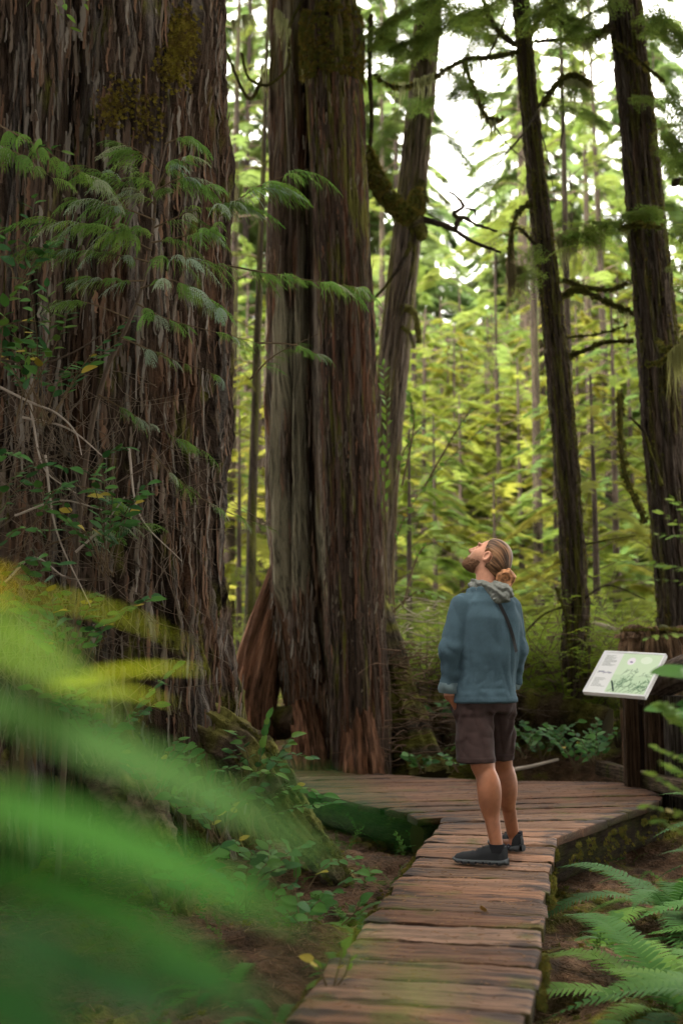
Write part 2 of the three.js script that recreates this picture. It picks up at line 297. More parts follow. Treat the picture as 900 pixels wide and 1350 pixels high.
function leafyTwig(seed, n = 9, size = 0.2, wide = 0.55) { // shrub twig with oval leaves, one metre long
  const L = lozenges(), r = rng(seed);
  for (let i = 0; i < n; i++) { const u = (i + 0.7) / n, p = V(u, 0.12 * Math.sin(u * 4) - 0.1 * u * u, 0.05 * Math.sin(i * 2.1));
    for (const s of i === n - 1 ? [0] : [-1, 1]) { const an = s * (0.9 + 0.3 * (r() - 0.5)), d = V(Math.cos(an), 0.25 * (r() - 0.5), Math.sin(an)).normalize(), nn = V(0.4 * (r() - 0.5), 1, 0.4 * (r() - 0.5)).normalize(), l = size * (0.7 + 0.5 * r()); L.add(p, d, nn, l, l * wide); } }
  return L.geo();
}
const SPRAY = [hemlockSpray(1), hemlockSpray(2), hemlockSpray(3)], COARSE = [hemlockSpray(4, 7, 3, 0.3, 0.085), hemlockSpray(5, 7, 3, 0.35, 0.085)], BROAD = [hemlockSpray(14, 4, 2, 0.25, 0.24), hemlockSpray(15, 4, 2, 0.3, 0.24)], CEDAR = [cedarSpray(6), cedarSpray(7)], TWIGS = [leafyTwig(8, 14, 0.12), leafyTwig(9, 16, 0.105)], NEAR = [hemlockSpray(31, 8, 3, 0.26, 0.034), hemlockSpray(32, 8, 3, 0.3, 0.034), hemlockSpray(33, 8, 3, 0.22, 0.034)];
const greens = (r, base, spread = 0.35) => { const k = 1 - spread / 2 + spread * r(), y = (r() - 0.5) * 0.25; return C(base[0] * k * (1 + y), base[1] * k, base[2] * k * (1 - y)); };
// sprays hung along a limb, as matrices
function dress(pts, n, size, r, out, spread = 0.9, sag = 0.35, roll = 0.9) {
  const c = curve(pts);
  for (let i = 0; i < n; i++) { const t = 0.15 + 0.85 * Math.pow(r(), 0.8), p = c.getPoint(t), d = c.getTangent(t), a = (r() - 0.5) * 2 * spread;
    d.applyAxisAngle(V(0, 1, 0), a); d.y = d.y * 0.4 - sag * r(); out.push(M4(p, along(d).multiply(eul((r() - 0.5) * roll, 0, 0)), size * (0.6 + 0.7 * r()) * (1.05 - 0.35 * t))); }
}
// a dressed branch of unit length along +x, baked into one shape
function dressedBranch(seed, geos, n, size, droop, rise, sag, roll) {
  const r = rng(seed), m = []; dress([V(0, 0, 0), V(0.4, rise, 0), V(0.75, -droop * 0.25, 0), V(1, -droop, 0)], n, size, r, m, 1.05, sag, roll);
  return mergeGeometries(m.map((x, i) => geos[i % geos.length].clone().applyMatrix4(x)));
}
const THIN = [hemlockSpray(21, 7, 3, 0.1, 0.05), hemlockSpray(22, 7, 3, 0.14, 0.05)];
const FINE = [1, 2, 3, 4].map((k) => dressedBranch(600 + k, THIN, 42 + k, 0.19, 0.18, 0.08, 0.05, 0.2)), LOOSE = [1, 2, 3].map((k) => dressedBranch(610 + k, THIN, 26 + k, 0.19, 0.3, 0.1, 0.2, 0.5)), FULL = [1, 2, 3].map((k) => dressedBranch(620 + k, SPRAY, 34 + k, 0.27, 0.3, 0.1, 0.3, 0.7)), WIDE = [1, 2].map((k) => dressedBranch(630 + k, BROAD, 24, 0.5, 0.3, 0.1, 0.4, 0.9));
// whole conifer: trunk, limbs, foliage
function conifer(o) {
  const r = rng(o.seed), g = thing(o.name, o.label, 'tree', o.pos, o.group), H = o.h, base = o.r, lx = (o.lean?.[0] ?? 0) + (r() - 0.5) * 0.3, lz = o.lean?.[1] ?? 0;
  const tp = (y) => V(lx * (y / H) ** 1.2 * H * 0.06 + 0.05 * base * Math.sin(y * 0.8 + o.seed), y, lz * y * 0.05), pts = [V(0, -0.5, 0)]; for (let i = 1; i <= 8; i++) pts.push(tp(H * i / 8));
  const bc = o.bark ?? [0.10, 0.075, 0.06];
  part('trunk', limb(pts, (t) => base * (1 - 0.9 * t) + base * 0.5 * Math.exp(-t * 40) + 0.01, { su: o.su ?? 10, sv: 40, bumps: (a, t, p, r0) => r0 * 0.14 * n3(a * 2, p.y * 0.8, o.seed), tint: (a, t, p) => { const k = 0.75 + 0.35 * n3(a * 3, p.y * 1.3, o.seed), m = (o.moss ?? 0) * smooth(-0.2, 0.5, n3(a, p.y * 0.7, o.seed + 3)); return [lerp(bc[0], 0.09, m) * k, lerp(bc[1], 0.09, m) * k, lerp(bc[2], 0.02, m) * k]; } }), MAT.mossLimb, g);
  const mats = [], cols = [], wood = [], c = curve(pts), nb = o.limbs ?? 40, y0 = o.y0 ?? 0.2;
  for (let i = 0; i < nb; i++) {
    const f = (i + r()) / nb, t = y0 + (0.985 - y0) * f, p = c.getPoint(t), az = i * 2.4 + r() * 1.4, len = (o.spread ?? 3) * (0.25 + 0.75 * Math.pow(1 - f, 0.7)) * (0.5 + 0.65 * r()), dr = o.droop ?? 0.35, rise = o.rise ?? 0.1;
    const d = V(Math.cos(az), 0, Math.sin(az)), q = [p, p.clone().addScaledVector(d, len * 0.4).add(V(0, len * rise, 0)), p.clone().addScaledVector(d, len * 0.75).add(V(0, -len * dr * 0.25, 0)), p.clone().addScaledVector(d, len).add(V(0, -len * dr, 0))];
    wood.push(limb(q, (k) => Math.max(0.006, base * 0.16 * (1 - k)), { su: 4, sv: 5, ends: false }));
    if (r() > (o.bare ?? 0) * (1 - f)) mats.push(M4(p, along(d).multiply(eul((r() - 0.5) * 0.3, (r() - 0.5) * 0.2, (r() - 0.5) * 0.3)), len * (0.95 + 0.2 * r())));
  }
  while (cols.length < mats.length) cols.push(greens(r, o.green ?? [0.10, 0.13, 0.028]));
  const b = part('branches', mergeGeometries(wood), o.limbMat ?? MAT.twig, g); b.userData.kind = 'stuff';
  const geos = o.geos ?? FULL, per = geos.map(() => [[], []]); mats.forEach((m, i) => { per[i % geos.length][0].push(m); per[i % geos.length][1].push(cols[i]); });
  per.forEach(([m, k], i) => m.length && copies('foliage', geos[i], MAT.needle, m, k, g));
  return g;
}
// ---------------------------------------------------------------- the named trees round the landing
const partW = (name, geo, mat, g) => part(name, geo.translate(-g.position.x, -g.position.y, -g.position.z), mat, g);
function crown(g, x, z, y0, y1, spread, nb, dense, size, seed, green = [0.06, 0.09, 0.025]) { // world coordinates
  const r = rng(seed), mats = [], cols = [], wood = [], o = g.position;
  for (let i = 0; i < nb; i++) { const f = (i + r()) / nb, az = i * 2.4 + r(), len = spread * (1 - 0.75 * f) * (0.7 + 0.5 * r()), p = V(x - o.x, lerp(y0, y1, f) - o.y, z - o.z), d = V(Math.cos(az), 0, Math.sin(az));
    const q = [p, p.clone().addScaledVector(d, len * 0.5).add(V(0, len * 0.08, 0)), p.clone().addScaledVector(d, len).add(V(0, -len * 0.3, 0))];
    wood.push(limb(q, (k) => 0.09 * (1 - k) + 0.012, { su: 5, sv: 5, ends: false })); mats.push(M4(p, along(d).multiply(eul((r() - 0.5) * 0.4, 0, (r() - 0.5) * 0.3)), len * 1.1)); }
  for (const m of mats) cols.push(greens(r, green));
  part('branches', mergeGeometries(wood), MAT.twig, g).userData.kind = 'stuff';
  copies('foliage', WIDE[seed % 2], MAT.needle, mats, cols, g);
}
// moss sleeve limbs: px points at depth, mossy look
const mossTint = (amt, seed) => (a, t, p) => { const m = smooth(-0.3, 0.35, fbm(p.x * 5, p.y * 5 + seed, p.z * 5, 2) + amt), k = 0.8 + 0.35 * n3(p.x * 14, p.y * 14, p.z * 14 + a); return [lerp(0.06, 0.095, m) * k, lerp(0.045, 0.09, m) * k, lerp(0.032, 0.017, m) * k]; };
function mossLimb(g, name, pts, r0, r1, seed, amt = 0.25) {
  const c = pts.map((p) => p.isVector3 ? p : at(...p));
  return partW(name, limb(c, (t) => lerp(r0, r1, t), { su: 12, sv: 12 * c.length, bumps: (a, t, p, rr) => rr * 0.5 * fbm(p.x * 9 + Math.cos(a), p.y * 9 + Math.sin(a), p.z * 9 + seed, 3) + 0.25 * rr * n3(p.x * 26 + 2 * Math.cos(a), p.y * 26 + 2 * Math.sin(a), p.z * 26), tint: mossTint(amt, seed) }), MAT.mossLimb, g);
}
function fuzz(g, list) { // moss standing proud of the limbs
  const m = []; list.forEach(([p, a, b, amt], k) => { if (amt < 0.05) return; const c = curve(p.map((q) => at(...q))), n = Math.round(c.getLength() * 150 * Math.min(1, amt * 3)), q = rng(k + 5); for (let i = 0; i < n; i++) { const t = q(), o = c.getPoint(t), w = q() * 6.28, d = V(Math.cos(w), Math.sin(w) * 1.0, 0.6 * Math.sin(w * 3)); m.push([o.addScaledVector(d, lerp(a, b, t) * 0.85), d]); } });
  let i = 0; if (m.length) tufts(g, m.length, () => m[i++], 0.032, 431 + m.length, [[0.10, 0.10, 0.02], [0.14, 0.12, 0.025], [0.08, 0.085, 0.02]]);
}
// beard lichen hanging in strands under a limb
function beard(g, pts, n, len, seed, mat = MAT.lichen, name = 'hanging_lichen') {
  const r = rng(seed), c = curve(pts.map((p) => p.isVector3 ? p : at(...p))), pos = [], idx = [], clump = Array.from({ length: 7 }, () => 0.06 + 0.88 * r());
  for (let i = 0; i < n; i++) { const p = c.getPoint(clump[i % clump.length] + 0.10 * (r() - 0.5)), l = len * (0.25 + r() * r() * 1.1), a = r() * 6.3, k = 5, w = 0.004 + 0.007 * r(), dx = Math.cos(a) * w, dz = Math.sin(a) * w, sx = (r() - 0.5) * 0.35 * l, sz = (r() - 0.5) * 0.35 * l; p.x += (r() - 0.5) * 0.05; p.z += (r() - 0.5) * 0.05;
    const b = pos.length / 3; for (let j = 0; j <= k; j++) { const t = j / k, ww = (1 - t * 0.9) * (0.6 + 0.8 * r()), x = p.x + sx * t * t + 0.012 * (r() - 0.5), y = p.y - l * t, z = p.z + sz * t * t; pos.push(x - dx * ww, y, z - dz * ww, x + dx * ww, y, z + dz * ww); if (j) idx.push(b + 2 * j - 2, b + 2 * j - 1, b + 2 * j, b + 2 * j - 1, b + 2 * j + 1, b + 2 * j); } }
  partW(name, quadGeo(pos, idx), mat, g).userData.kind = 'stuff';
}
// small tufts of moss set on a surface
const tuft = (() => { const L = lozenges(), r = rng(51); for (let i = 0; i < 26; i++) { const a = r() * 6.28, e = 0.2 + r() * 1.1, d = V(Math.cos(a) * Math.cos(e), Math.sin(e), Math.sin(a) * Math.cos(e)); L.add(V((r() - 0.5) * 0.5, 0, (r() - 0.5) * 0.5), d, V(-d.z, 0.3, d.x).normalize(), 0.5 + 0.5 * r(), 0.22); } return L.geo(); })();
function tufts(g, n, place, size, seed, cols = [[0.09, 0.095, 0.018], [0.13, 0.10, 0.02]], name = 'moss_tufts') {
  const r = rng(seed), m = [], c = [], o = g === scene ? V(0, 0, 0) : g.position;
  for (let i = 0; i < n; i++) { const q = place(r); if (!q) continue; const [p, nn] = q, y = nn.clone().normalize(), rot = new THREE.Quaternion().setFromUnitVectors(V(0, 1, 0), y).multiply(eul(0, r() * 6.3, 0)); m.push(M4(p.clone().sub(o), rot, size * (0.5 + r()))); const b = cols[r() * cols.length | 0], k = 0.7 + 0.6 * r(); c.push(C(b[0] * k, b[1] * k, b[2] * k)); }
  return copies(name, tuft, MAT.moss, m, c, g);
}
// loose fibrous strips standing off the bark
const STRIP = [0, 1, 2].map((k) => { const nu = 9, pos = [], idx = [], r = rng(301 + k); for (let i = 0; i <= nu; i++) { const t = i / nu, w = 0.5 * Math.pow(Math.sin(Math.PI * (0.08 + 0.84 * t)), 0.5) * (0.6 + 0.6 * r()), x = 0.35 * (r() - 0.5), z = 0.02 * Math.sin(t * 9 + k) + 0.05 * Math.pow(Math.abs(t - 0.5) * 2, 3); pos.push(x - w, t - 0.5, z, x, t - 0.5, z + 0.03, x + w, t - 0.5, z); if (i) { const b = (i - 1) * 3; idx.push(b, b + 1, b + 3, b + 1, b + 4, b + 3, b + 1, b + 2, b + 4, b + 2, b + 5, b + 4); } } return quadGeo(pos, idx); });
function strips(g, n, place, wid, len, seed, cols) {
  const r = rng(seed), m = [[], [], []], c = [[], [], []], o = g.position;
  for (let i = 0; i < n; i++) { const q = place(r); if (!q) continue; const [p, nn] = q, z = nn.clone().normalize(), y = V((r() - 0.5) * 0.16, 1, 0).addScaledVector(z, -z.y).normalize(), x = V().crossVectors(y, z), k = i % 3, w = wid * (0.4 + r()), b = cols[r() * cols.length | 0], s = 0.7 + 0.6 * r();
    m[k].push(new THREE.Matrix4().makeBasis(x.multiplyScalar(w), y.clone().multiplyScalar(len * (0.3 + 0.9 * r() * r())), z.multiplyScalar(len * 0.4)).setPosition(p.clone().sub(o))); c[k].push(C(b[0] * s, b[1] * s, b[2] * s)); }
  m.forEach((a, k) => copies('bark_strips', STRIP[k], MAT.strip, a, c[k], g));
}
{ // ---- giant cedar at the left
  const g = TREES.giant = thing('giant_cedar', 'massive old cedar trunk with fluted grey-brown bark and spreading mossy root', 'tree', V(-2.13, -0.3, -8.3));
  const rad = (y) => 1.19 + 0.05 * smooth(5, 2, y) + 0.20 * smooth(1.8, 0.1, y) + 0.28 * smooth(0.5, -0.5, y) - 0.012 * Math.max(0, y - 6);
  const gash = [[0.33, 0.12, 0.42], [-0.02, 0.06, 0.16], [-0.12, 0.05, 0.10], [0.62, 0.05, 0.08], [1.02, 0.035, 0.07], [1.28, 0.03, 0.05], [-0.45, 0.08, 0.12], [0.86, 0.03, 0.045]];
  const bump = (a, t, p) => { let b = barkBump(a, p.y, 1.3, 0.032, 1, 0.55); const w = a + 0.05 * Math.sin(p.y * 0.9) + 0.03 * n3(1, 2, p.y); for (const [q, s, d] of gash) b -= d * Math.exp(-(((w - q) / s) ** 2)) * (0.6 + 0.4 * n3(q * 9, p.y * 0.4, 1)); return b + 0.05 * fbm(Math.cos(a) * 5, p.y * 0.9, Math.sin(a) * 5, 3) + (0.006 + 0.008 * smooth(3, 0.5, p.y)) * fbm(Math.cos(a) * 22, p.y * 6, Math.sin(a) * 22, 3); };
  const moss = (a, p, k) => smooth(0.1, 0.5, fbm(Math.cos(a) * 5, p.y * 1.6, Math.sin(a) * 5 + 9, 4) + 0.6 * smooth(1.7, -0.1, p.y) * smooth(0.3, 1.3, a) - 0.12 + 0.15 * k) * 0.8;
  const tint = barkTint([0.056, 0.037, 0.026], [0.18, 0.155, 0.135], [0.085, 0.045, 0.026], 0.75, 1, moss);
  const low = limb(new THREE.LineCurve3(V(-2.13, -0.7, -8.3), V(-2.13, 6.6, -8.3)), (t) => rad(-0.7 + 7.3 * t), { su: 620, sv: 300, ang: front, bumps: bump, tint, ends: false });
  const high = limb(new THREE.LineCurve3(V(-2.13, 6.6, -8.3), V(-2.3, 32, -8.6)), (t) => rad(6.6) * (1 - 0.75 * t), { su: 80, sv: 60, bumps: (a, t, p) => barkBump(a, p.y, 1.3, 0.03, 1, 0.3), tint, ends: false });
  partW('trunk', mergeGeometries([low, high]), MAT.bark, g);
  const rootTint = (a, t, p) => { const m = smooth(-0.25, 0.4, fbm(p.x * 3, p.y * 3, p.z * 3, 3) + 0.35 * Math.cos(a)), k = 0.8 + 0.35 * n3(p.x * 12, p.y * 12, p.z * 12); return [lerp(0.115, 0.10, m) * k, lerp(0.082, 0.092, m) * k, lerp(0.06, 0.024, m) * k]; };
  const root = (pts, r0, r1, s) => partW('root', limb(pts, (t) => lerp(r0, r1, Math.pow(t, 0.8)), { su: 60, sv: 120, bumps: (a, t, p, rr) => rr * (0.4 * fbm(Math.cos(a) * 1.8 + s, Math.sin(a) * 1.8, t * 4, 4) + 0.16 * n3(Math.cos(a) * 6, Math.sin(a) * 6, t * 3)) + 0.015 * fbm(p.x * 12 + Math.cos(a) * 2, p.y * 12 + Math.sin(a) * 2, p.z * 12, 3), tint: rootTint }), MAT.mossLimb, g);
  root([V(-1.15, 0.62, -7.8), at(322, 990, 7.6), at(385, 1080, 7.25), at(428, 1135, 7.0), at(455, 1175, 6.9)], 0.20, 0.06, 1);
  root([V(-1.5, 0.5, -7.3), V(-1.15, 0.12, -6.8), V(-0.95, -0.12, -6.35), V(-0.8, -0.4, -6.0)], 0.2, 0.06, 2);
  root([V(-2.2, 0.5, -7.2), V(-2.1, 0.1, -6.6), V(-2.0, -0.3, -6.0)], 0.26, 0.08, 3);
  root([V(-1.1, 0.4, -8.6), V(-0.85, 0.0, -8.9), V(-0.75, -0.35, -9.1)], 0.26, 0.1, 4);
  for (const [p, n, s] of [[[240, 42], 260, 0.028], [[226, 85], 220, 0.026], [[236, 66], 160, 0.026], [[148, 140], 160, 0.022], [[170, 134], 90, 0.022], [[196, 158], 120, 0.02]]) tufts(g, n, (r) => { const q = at(p[0] + (r() + r() + r() - 1.5) * 22, p[1] + (r() + r() + r() - 1.5) * 34, 1), d = q.sub(V(0, EYE, 0)); // where the line of sight meets the bark
    const dx = d.x, dz = d.z, cx = -2.13, cz = -8.3, A = dx * dx + dz * dz, B = -2 * (dx * cx + dz * cz), Cc = cx * cx + cz * cz - 1.24 * 1.24, D = B * B - 4 * A * Cc; if (D < 0) return null; const t = (-B - Math.sqrt(D)) / (2 * A), h = V(dx * t, EYE + d.y * t, dz * t); return [h, V(h.x - cx, 0.3, h.z - cz).normalize()]; }, s, 61 + p[0], [[0.17, 0.14, 0.02], [0.21, 0.17, 0.03], [0.10, 0.07, 0.02]]);
  tufts(g, 900, (r) => { const a = 0.4 + 1.2 * r(), y = -0.2 + 2.2 * r() * r(), R = rad(y) + 0.01; if (fbm(a * 6, y * 3, 3, 2) < 0.02) return null; return [V(-2.13 + Math.sin(a) * R, y, -8.3 + Math.cos(a) * R), V(Math.sin(a), 0.4, Math.cos(a))]; }, 0.022, 66, [[0.10, 0.10, 0.02], [0.12, 0.09, 0.03]]);
  strips(g, 2600, (r) => { const a = -0.75 + 2.2 * r(), y = -0.1 + 6.4 * r(), R = rad(y) + bump(a, 0, V(0, y, 0)); return [V(-2.13 + Math.sin(a) * (R + 0.004), y, -8.3 + Math.cos(a) * (R + 0.004)), V(Math.sin(a), 0, Math.cos(a))]; }, 0.026, 0.5, 311, [[0.07, 0.046, 0.032], [0.10, 0.058, 0.036], [0.055, 0.037, 0.027], [0.115, 0.098, 0.082], [0.08, 0.062, 0.047]]);
  { const c = curve([V(-1.15, 0.62, -7.8), at(322, 990, 7.6), at(385, 1080, 7.25), at(428, 1135, 7.0), at(455, 1175, 6.9)]); tufts(g, 1500, (r) => { const t = 0.15 + 0.8 * r(), p = c.getPoint(t), a = r() * 6.28, n = V(Math.cos(a), 0.5 + 0.6 * Math.sin(a), 0.8 * Math.sin(a * 2)); if (fbm(p.x * 4, a, p.z * 4, 2) < -0.15) return null; return [p.addScaledVector(n.normalize(), lerp(0.20, 0.06, t) * 0.95), n]; }, 0.02, 65, [[0.10, 0.095, 0.022], [0.13, 0.12, 0.03], [0.08, 0.075, 0.03]]); }
  crown(g, -2.6, -8.7, 12, 31, 5.2, 46, 26, 1.9, 71);
}
{ // ---- twin-stemmed cedar behind the walk
  const g = TREES.twin = thing('twin_cedar', 'tall cedar of two fused stems with stilt root and bare wood face, behind the boardwalk', 'tree', V(-0.2, 0, -11.5));
  const X = (px, d) => (px - 450) / 1513 * d;
  const main = curve([V(0.03, -0.6, -11.5), V(-0.02, 0.1, -11.5), V(-0.13, 0.75, -11.5), V(-0.22, 1.5, -11.5), V(-0.28, 2.5, -11.52), V(-0.335, 4.5, -11.55), V(-0.345, 8.5, -11.6)]);
  const rMain = (y) => 0.53 - 0.11 * smooth(1.5, 0.2, y) - 0.007 * y;
  const wood = (p, a) => { const px = 450 + p.x / p.z * -1513; return smooth(0.15, 0.35, fbm(Math.cos(a) * 2, p.y * 0.4, Math.sin(a) * 2 + 3, 3) + 0.75 * smooth(1.2, 2, p.y) * smooth(5.2, 4.2, p.y) * smooth(0.6, 0.25, Math.abs(a + 0.55)) - 0.05); };
  const base = barkTint([0.115, 0.08, 0.056], [0.22, 0.19, 0.155], [0.16, 0.08, 0.045], 0.7, 4, (a, p, k) => 0.55 * smooth(0.3, 0.7, fbm(Math.cos(a) * 3, p.y, Math.sin(a) * 3 + 5, 3) + 0.2 * smooth(4, 8, p.y)));
  const tint = (a, t, p) => { const c = base(a, t, p), w = wood(p, a), lowRed = smooth(1.6, 0.2, p.y + 0.4 * n3(Math.cos(a) * 4, 1, p.y)); const k = 0.85 + 0.25 * n3(Math.cos(a) * 30, Math.sin(a) * 30, p.y * 1.2); const red = [0.23, 0.10, 0.052]; return c.map((v, i) => lerp(lerp(v, red[i] * k, lowRed * 0.75), [0.27, 0.24, 0.165][i] * k, w)); };
  partW('trunk', mergeGeometries([
    limb(main, (t) => rMain(main.getPoint(t).y), { su: 300, sv: 330, ang: front, bumps: (a, t, p) => barkBump(a + 0.12 * n3(1, 4, p.y * 0.6), p.y * 0.7, 0.36, 0.013, 4, 2.3) + 0.03 * fbm(Math.cos(a) * 3, p.y * 0.6, Math.sin(a) * 3, 3) - 0.09 * Math.exp(-(((a + 0.62 + 0.1 * Math.sin(p.y)) / 0.09) ** 2)) - 0.07 * Math.exp(-(((a + 1.1) / 0.07) ** 2)) - 0.22 * Math.exp(-(((a + 0.06) / 0.19) ** 2)), tint, ends: false }),
    limb(new THREE.LineCurve3(V(-0.345, 8.5, -11.6), V(-0.4, 28, -11.8)), (t) => 0.41 * (1 - 0.8 * t), { su: 40, sv: 40, bumps: (a, t, p) => barkBump(a, p.y, 0.5, 0.02, 4, 0.3), tint: base, ends: false })]), MAT.bark, g);
  const sec = curve([V(0.16, -0.5, -10.98), V(0.17, 0.5, -10.95), V(0.13, 1.6, -10.93), V(0.08, 3, -10.93), V(0.03, 4.5, -10.95), V(-0.06, 6.2, -10.98), V(-0.10, 7.3, -11.0), V(-0.10, 8.4, -11.03)]);
  const sTint = barkTint([0.07, 0.047, 0.034], [0.12, 0.095, 0.075], [0.115, 0.054, 0.031], 0.5, 8, (a, p, k) => 0.9 * smooth(0.05, 0.45, fbm(Math.cos(a) * 3 + 4, p.y * 0.9, Math.sin(a) * 3, 3) + 0.3 * smooth(3, 7, p.y) - 0.1 + 0.1 * k));
  partW('second_stem', limb(sec, (t) => 0.29 + 0.02 * smooth(0.4, 0.0, t) + 0.06 * smooth(0.1, 0, t) + 0.05 * Math.exp(-(((t - 0.86) / 0.035) ** 2)) - 0.05 * smooth(0.84, 0.9, t), { su: 200, sv: 330, ang: front, bumps: (a, t, p) => barkBump(a, p.y, 0.24, 0.011, 8, 0.7) + 0.012 * fbm(Math.cos(a) * 4, p.y * 3, Math.sin(a) * 4, 3) - 0.07 * Math.exp(-(((a + 1.5) / 0.35) ** 2)), tint: sTint, ends: false }), MAT.bark, g);
  const rootB = (name, pts, rr, s, mossy) => partW(name, limb(pts, rr, { su: 60, sv: 90, bumps: (a, t, p, r0) => r0 * (0.22 * fbm(Math.cos(a) * 1.6 + s, Math.sin(a) * 1.6, t * 1.5, 3) + 0.09 * n3(Math.cos(a) * 7, Math.sin(a) * 7, t * 1.8 + s) - 0.10 * (1 - smooth(0, 0.3, Math.abs(n3(Math.cos(a) * 4, Math.sin(a) * 4, t * 1.2 + s))))), tint: mossy ? (a, t, p) => mossTint(0.1, s)(a, t, p) : (a, t, p) => { const k = 0.75 + 0.4 * n3(Math.cos(a) * 8, Math.sin(a) * 8, t * 4 + s), q = n3(Math.cos(a) * 2, Math.sin(a) * 2, t * 2); return [lerp(0.18, 0.22, q) * k, lerp(0.088, 0.115, q) * k, lerp(0.05, 0.07, q) * k]; } }), mossy ? MAT.mossLimb : MAT.bark, g);
  rootB('stilt_root', [at(392, 690, 11.5), at(368, 770, 11.5), at(346, 850, 11.45), at(331, 920, 11.4), at(330, 975, 11.25), at(340, 1030, 11.2)], (t) => 0.12 + 0.12 * smooth(0.05, 0.6, t), 3);
  rootB('root', [at(400, 930, 11.25), at(408, 985, 11.0), at(412, 1035, 10.85)], (t) => 0.13 + 0.06 * t, 7);
  rootB('root', [at(470, 900, 10.9), at(476, 970, 10.75), at(482, 1040, 10.62)], (t) => 0.14 + 0.07 * t, 8);
  rootB('root', [at(482, 760, 11.4), at(512, 870, 11.3), at(535, 960, 11.2), at(556, 1030, 11.0)], (t) => 0.13 + 0.14 * t, 6, true);
  rootB('bark_strip', [at(500, 930, 10.86), at(497, 970, 10.8), at(489, 1012, 10.76)], () => 0.028, 9);
  const sb = (a, y) => barkBump(a, y, 0.24, 0.011, 8, 0.7);
  strips(g, 700, (r) => { const t = 0.06 + 0.8 * r(), p = sec.getPoint(t), a = -1.3 + 2.6 * r(), R = 0.288 + sb(a, p.y); return [p.add(V(Math.sin(a) * R, 0, Math.cos(a) * R)), V(Math.sin(a), 0, Math.cos(a))]; }, 0.02, 0.42, 312, [[0.07, 0.046, 0.033], [0.11, 0.058, 0.035], [0.05, 0.035, 0.026], [0.10, 0.085, 0.06]]);
  strips(g, 500, (r) => { const t = 0.1 + 0.85 * r(), p = main.getPoint(t), a = -1.5 + 1.5 * r(), R = rMain(p.y) + barkBump(a + 0.12 * n3(1, 4, p.y * 0.6), p.y * 0.7, 0.36, 0.013, 4, 2.3); if (wood(p, a) > 0.3) return null; return [p.add(V(Math.sin(a) * R, 0, Math.cos(a) * R)), V(Math.sin(a), 0, Math.cos(a))]; }, 0.02, 0.5, 313, [[0.09, 0.066, 0.05], [0.12, 0.075, 0.05], [0.07, 0.05, 0.038], [0.16, 0.14, 0.115]]);
  // mossy limb reaching right, with the dead twisted branch
  mossLimb(g, 'mossy_branch', [[478, 205, 11.3], [492, 232, 11.4], [515, 268, 11.6], [540, 287, 11.8], [552, 262, 11.9], [556, 240, 12]], 0.10, 0.05, 1, 0.3);
  mossLimb(g, 'mossy_branch', [[540, 287, 11.8], [552, 300, 11.8], [556, 316, 11.8]], 0.10, 0.05, 2, 0.35);
  mossLimb(g, 'dead_branch', [[550, 288, 11.8], [590, 299, 11.8], [622, 318, 11.9], [660, 333, 12]], 0.035, 0.013, 3, -0.35);
  mossLimb(g, 'dead_branch', [[600, 302, 11.8], [607, 286, 11.8], [628, 296, 11.8], [655, 305, 11.9]], 0.028, 0.012, 4, -0.35);
  mossLimb(g, 'dead_branch', [[610, 290, 11.8], [598, 282, 11.8], [610, 272, 11.8], [600, 258, 11.8], [590, 252, 11.8]], 0.026, 0.012, 5, -0.35);
  mossLimb(g, 'dead_branch', [[612, 275, 11.8], [625, 277, 11.8], [626, 292, 11.8]], 0.016, 0.01, 6, -0.35);
  mossLimb(g, 'dead_branch', [[545, 295, 11.8], [538, 330, 11.8], [515, 368, 11.8], [488, 400, 11.8]], 0.03, 0.012, 7, -0.1);
  mossLimb(g, 'dead_branch', [[548, 300, 11.8], [543, 350, 11.8], [528, 420, 11.8]], 0.022, 0.008, 8, -0.1);
  mossLimb(g, 'dead_branch', [[489, 20, 11.4], [487, 90, 11.3], [490, 160, 11.3], [486, 210, 11.3]], 0.025, 0.02, 9, -0.1);
  mossLimb(g, 'mossy_branch', [[448, 0, 10.9], [445, -30, 10.9], [440, -60, 10.9]], 0.1, 0.1, 10, 0.2);
  mossLimb(g, 'mossy_branch', [[398, 0, 11], [380, 40, 10.8], [378, 90, 10.6], [352, 112, 10.6], [330, 105, 10.6], [318, 70, 10.7]], 0.016, 0.012, 11, 0.3);
  mossLimb(g, 'mossy_branch', [[350, 95, 10.8], [330, 130, 10.8], [305, 85, 10.9], [296, 60, 11]], 0.02, 0.012, 12, 0.3);
  beard(g, [[418, 5, 10.85], [438, 22, 10.8], [452, 48, 10.8], [472, 58, 10.8]], 170, 0.42, 21);
  beard(g, [[352, 0, 10.7], [378, 30, 10.7], [380, 80, 10.7]], 130, 0.3, 22);
  beard(g, [[395, 90, 10.86], [420, 98, 10.84], [452, 92, 10.86]], 50, 0.16, 23);
  beard(g, [[300, 30, 11], [330, 20, 11], [352, 112, 10.6]], 120, 0.3, 24);
  tufts(g, 700, (r) => { const t = 0.79 + 0.1 * r(), p = sec.getPoint(t), a = (r() - 0.5) * 3; return [p.clone().add(V(Math.sin(a) * 0.31, 0, Math.cos(a) * 0.31)), V(Math.sin(a), 0.5, Math.cos(a))]; }, 0.04, 67);
  tufts(g, 700, (r) => { const c = curve([at(478, 205, 11.3), at(492, 232, 11.4), at(515, 268, 11.6), at(540, 287, 11.8), at(552, 262, 11.9)]), p = c.getPoint(r()), a = r() * 6.3, n = V(Math.cos(a), Math.sin(a), 0.5); return [p.addScaledVector(n, 0.085), n]; }, 0.045, 68);
  crown(g, -0.3, -11.7, 14, 28, 4, 34, 15, 1.5, 72);
}
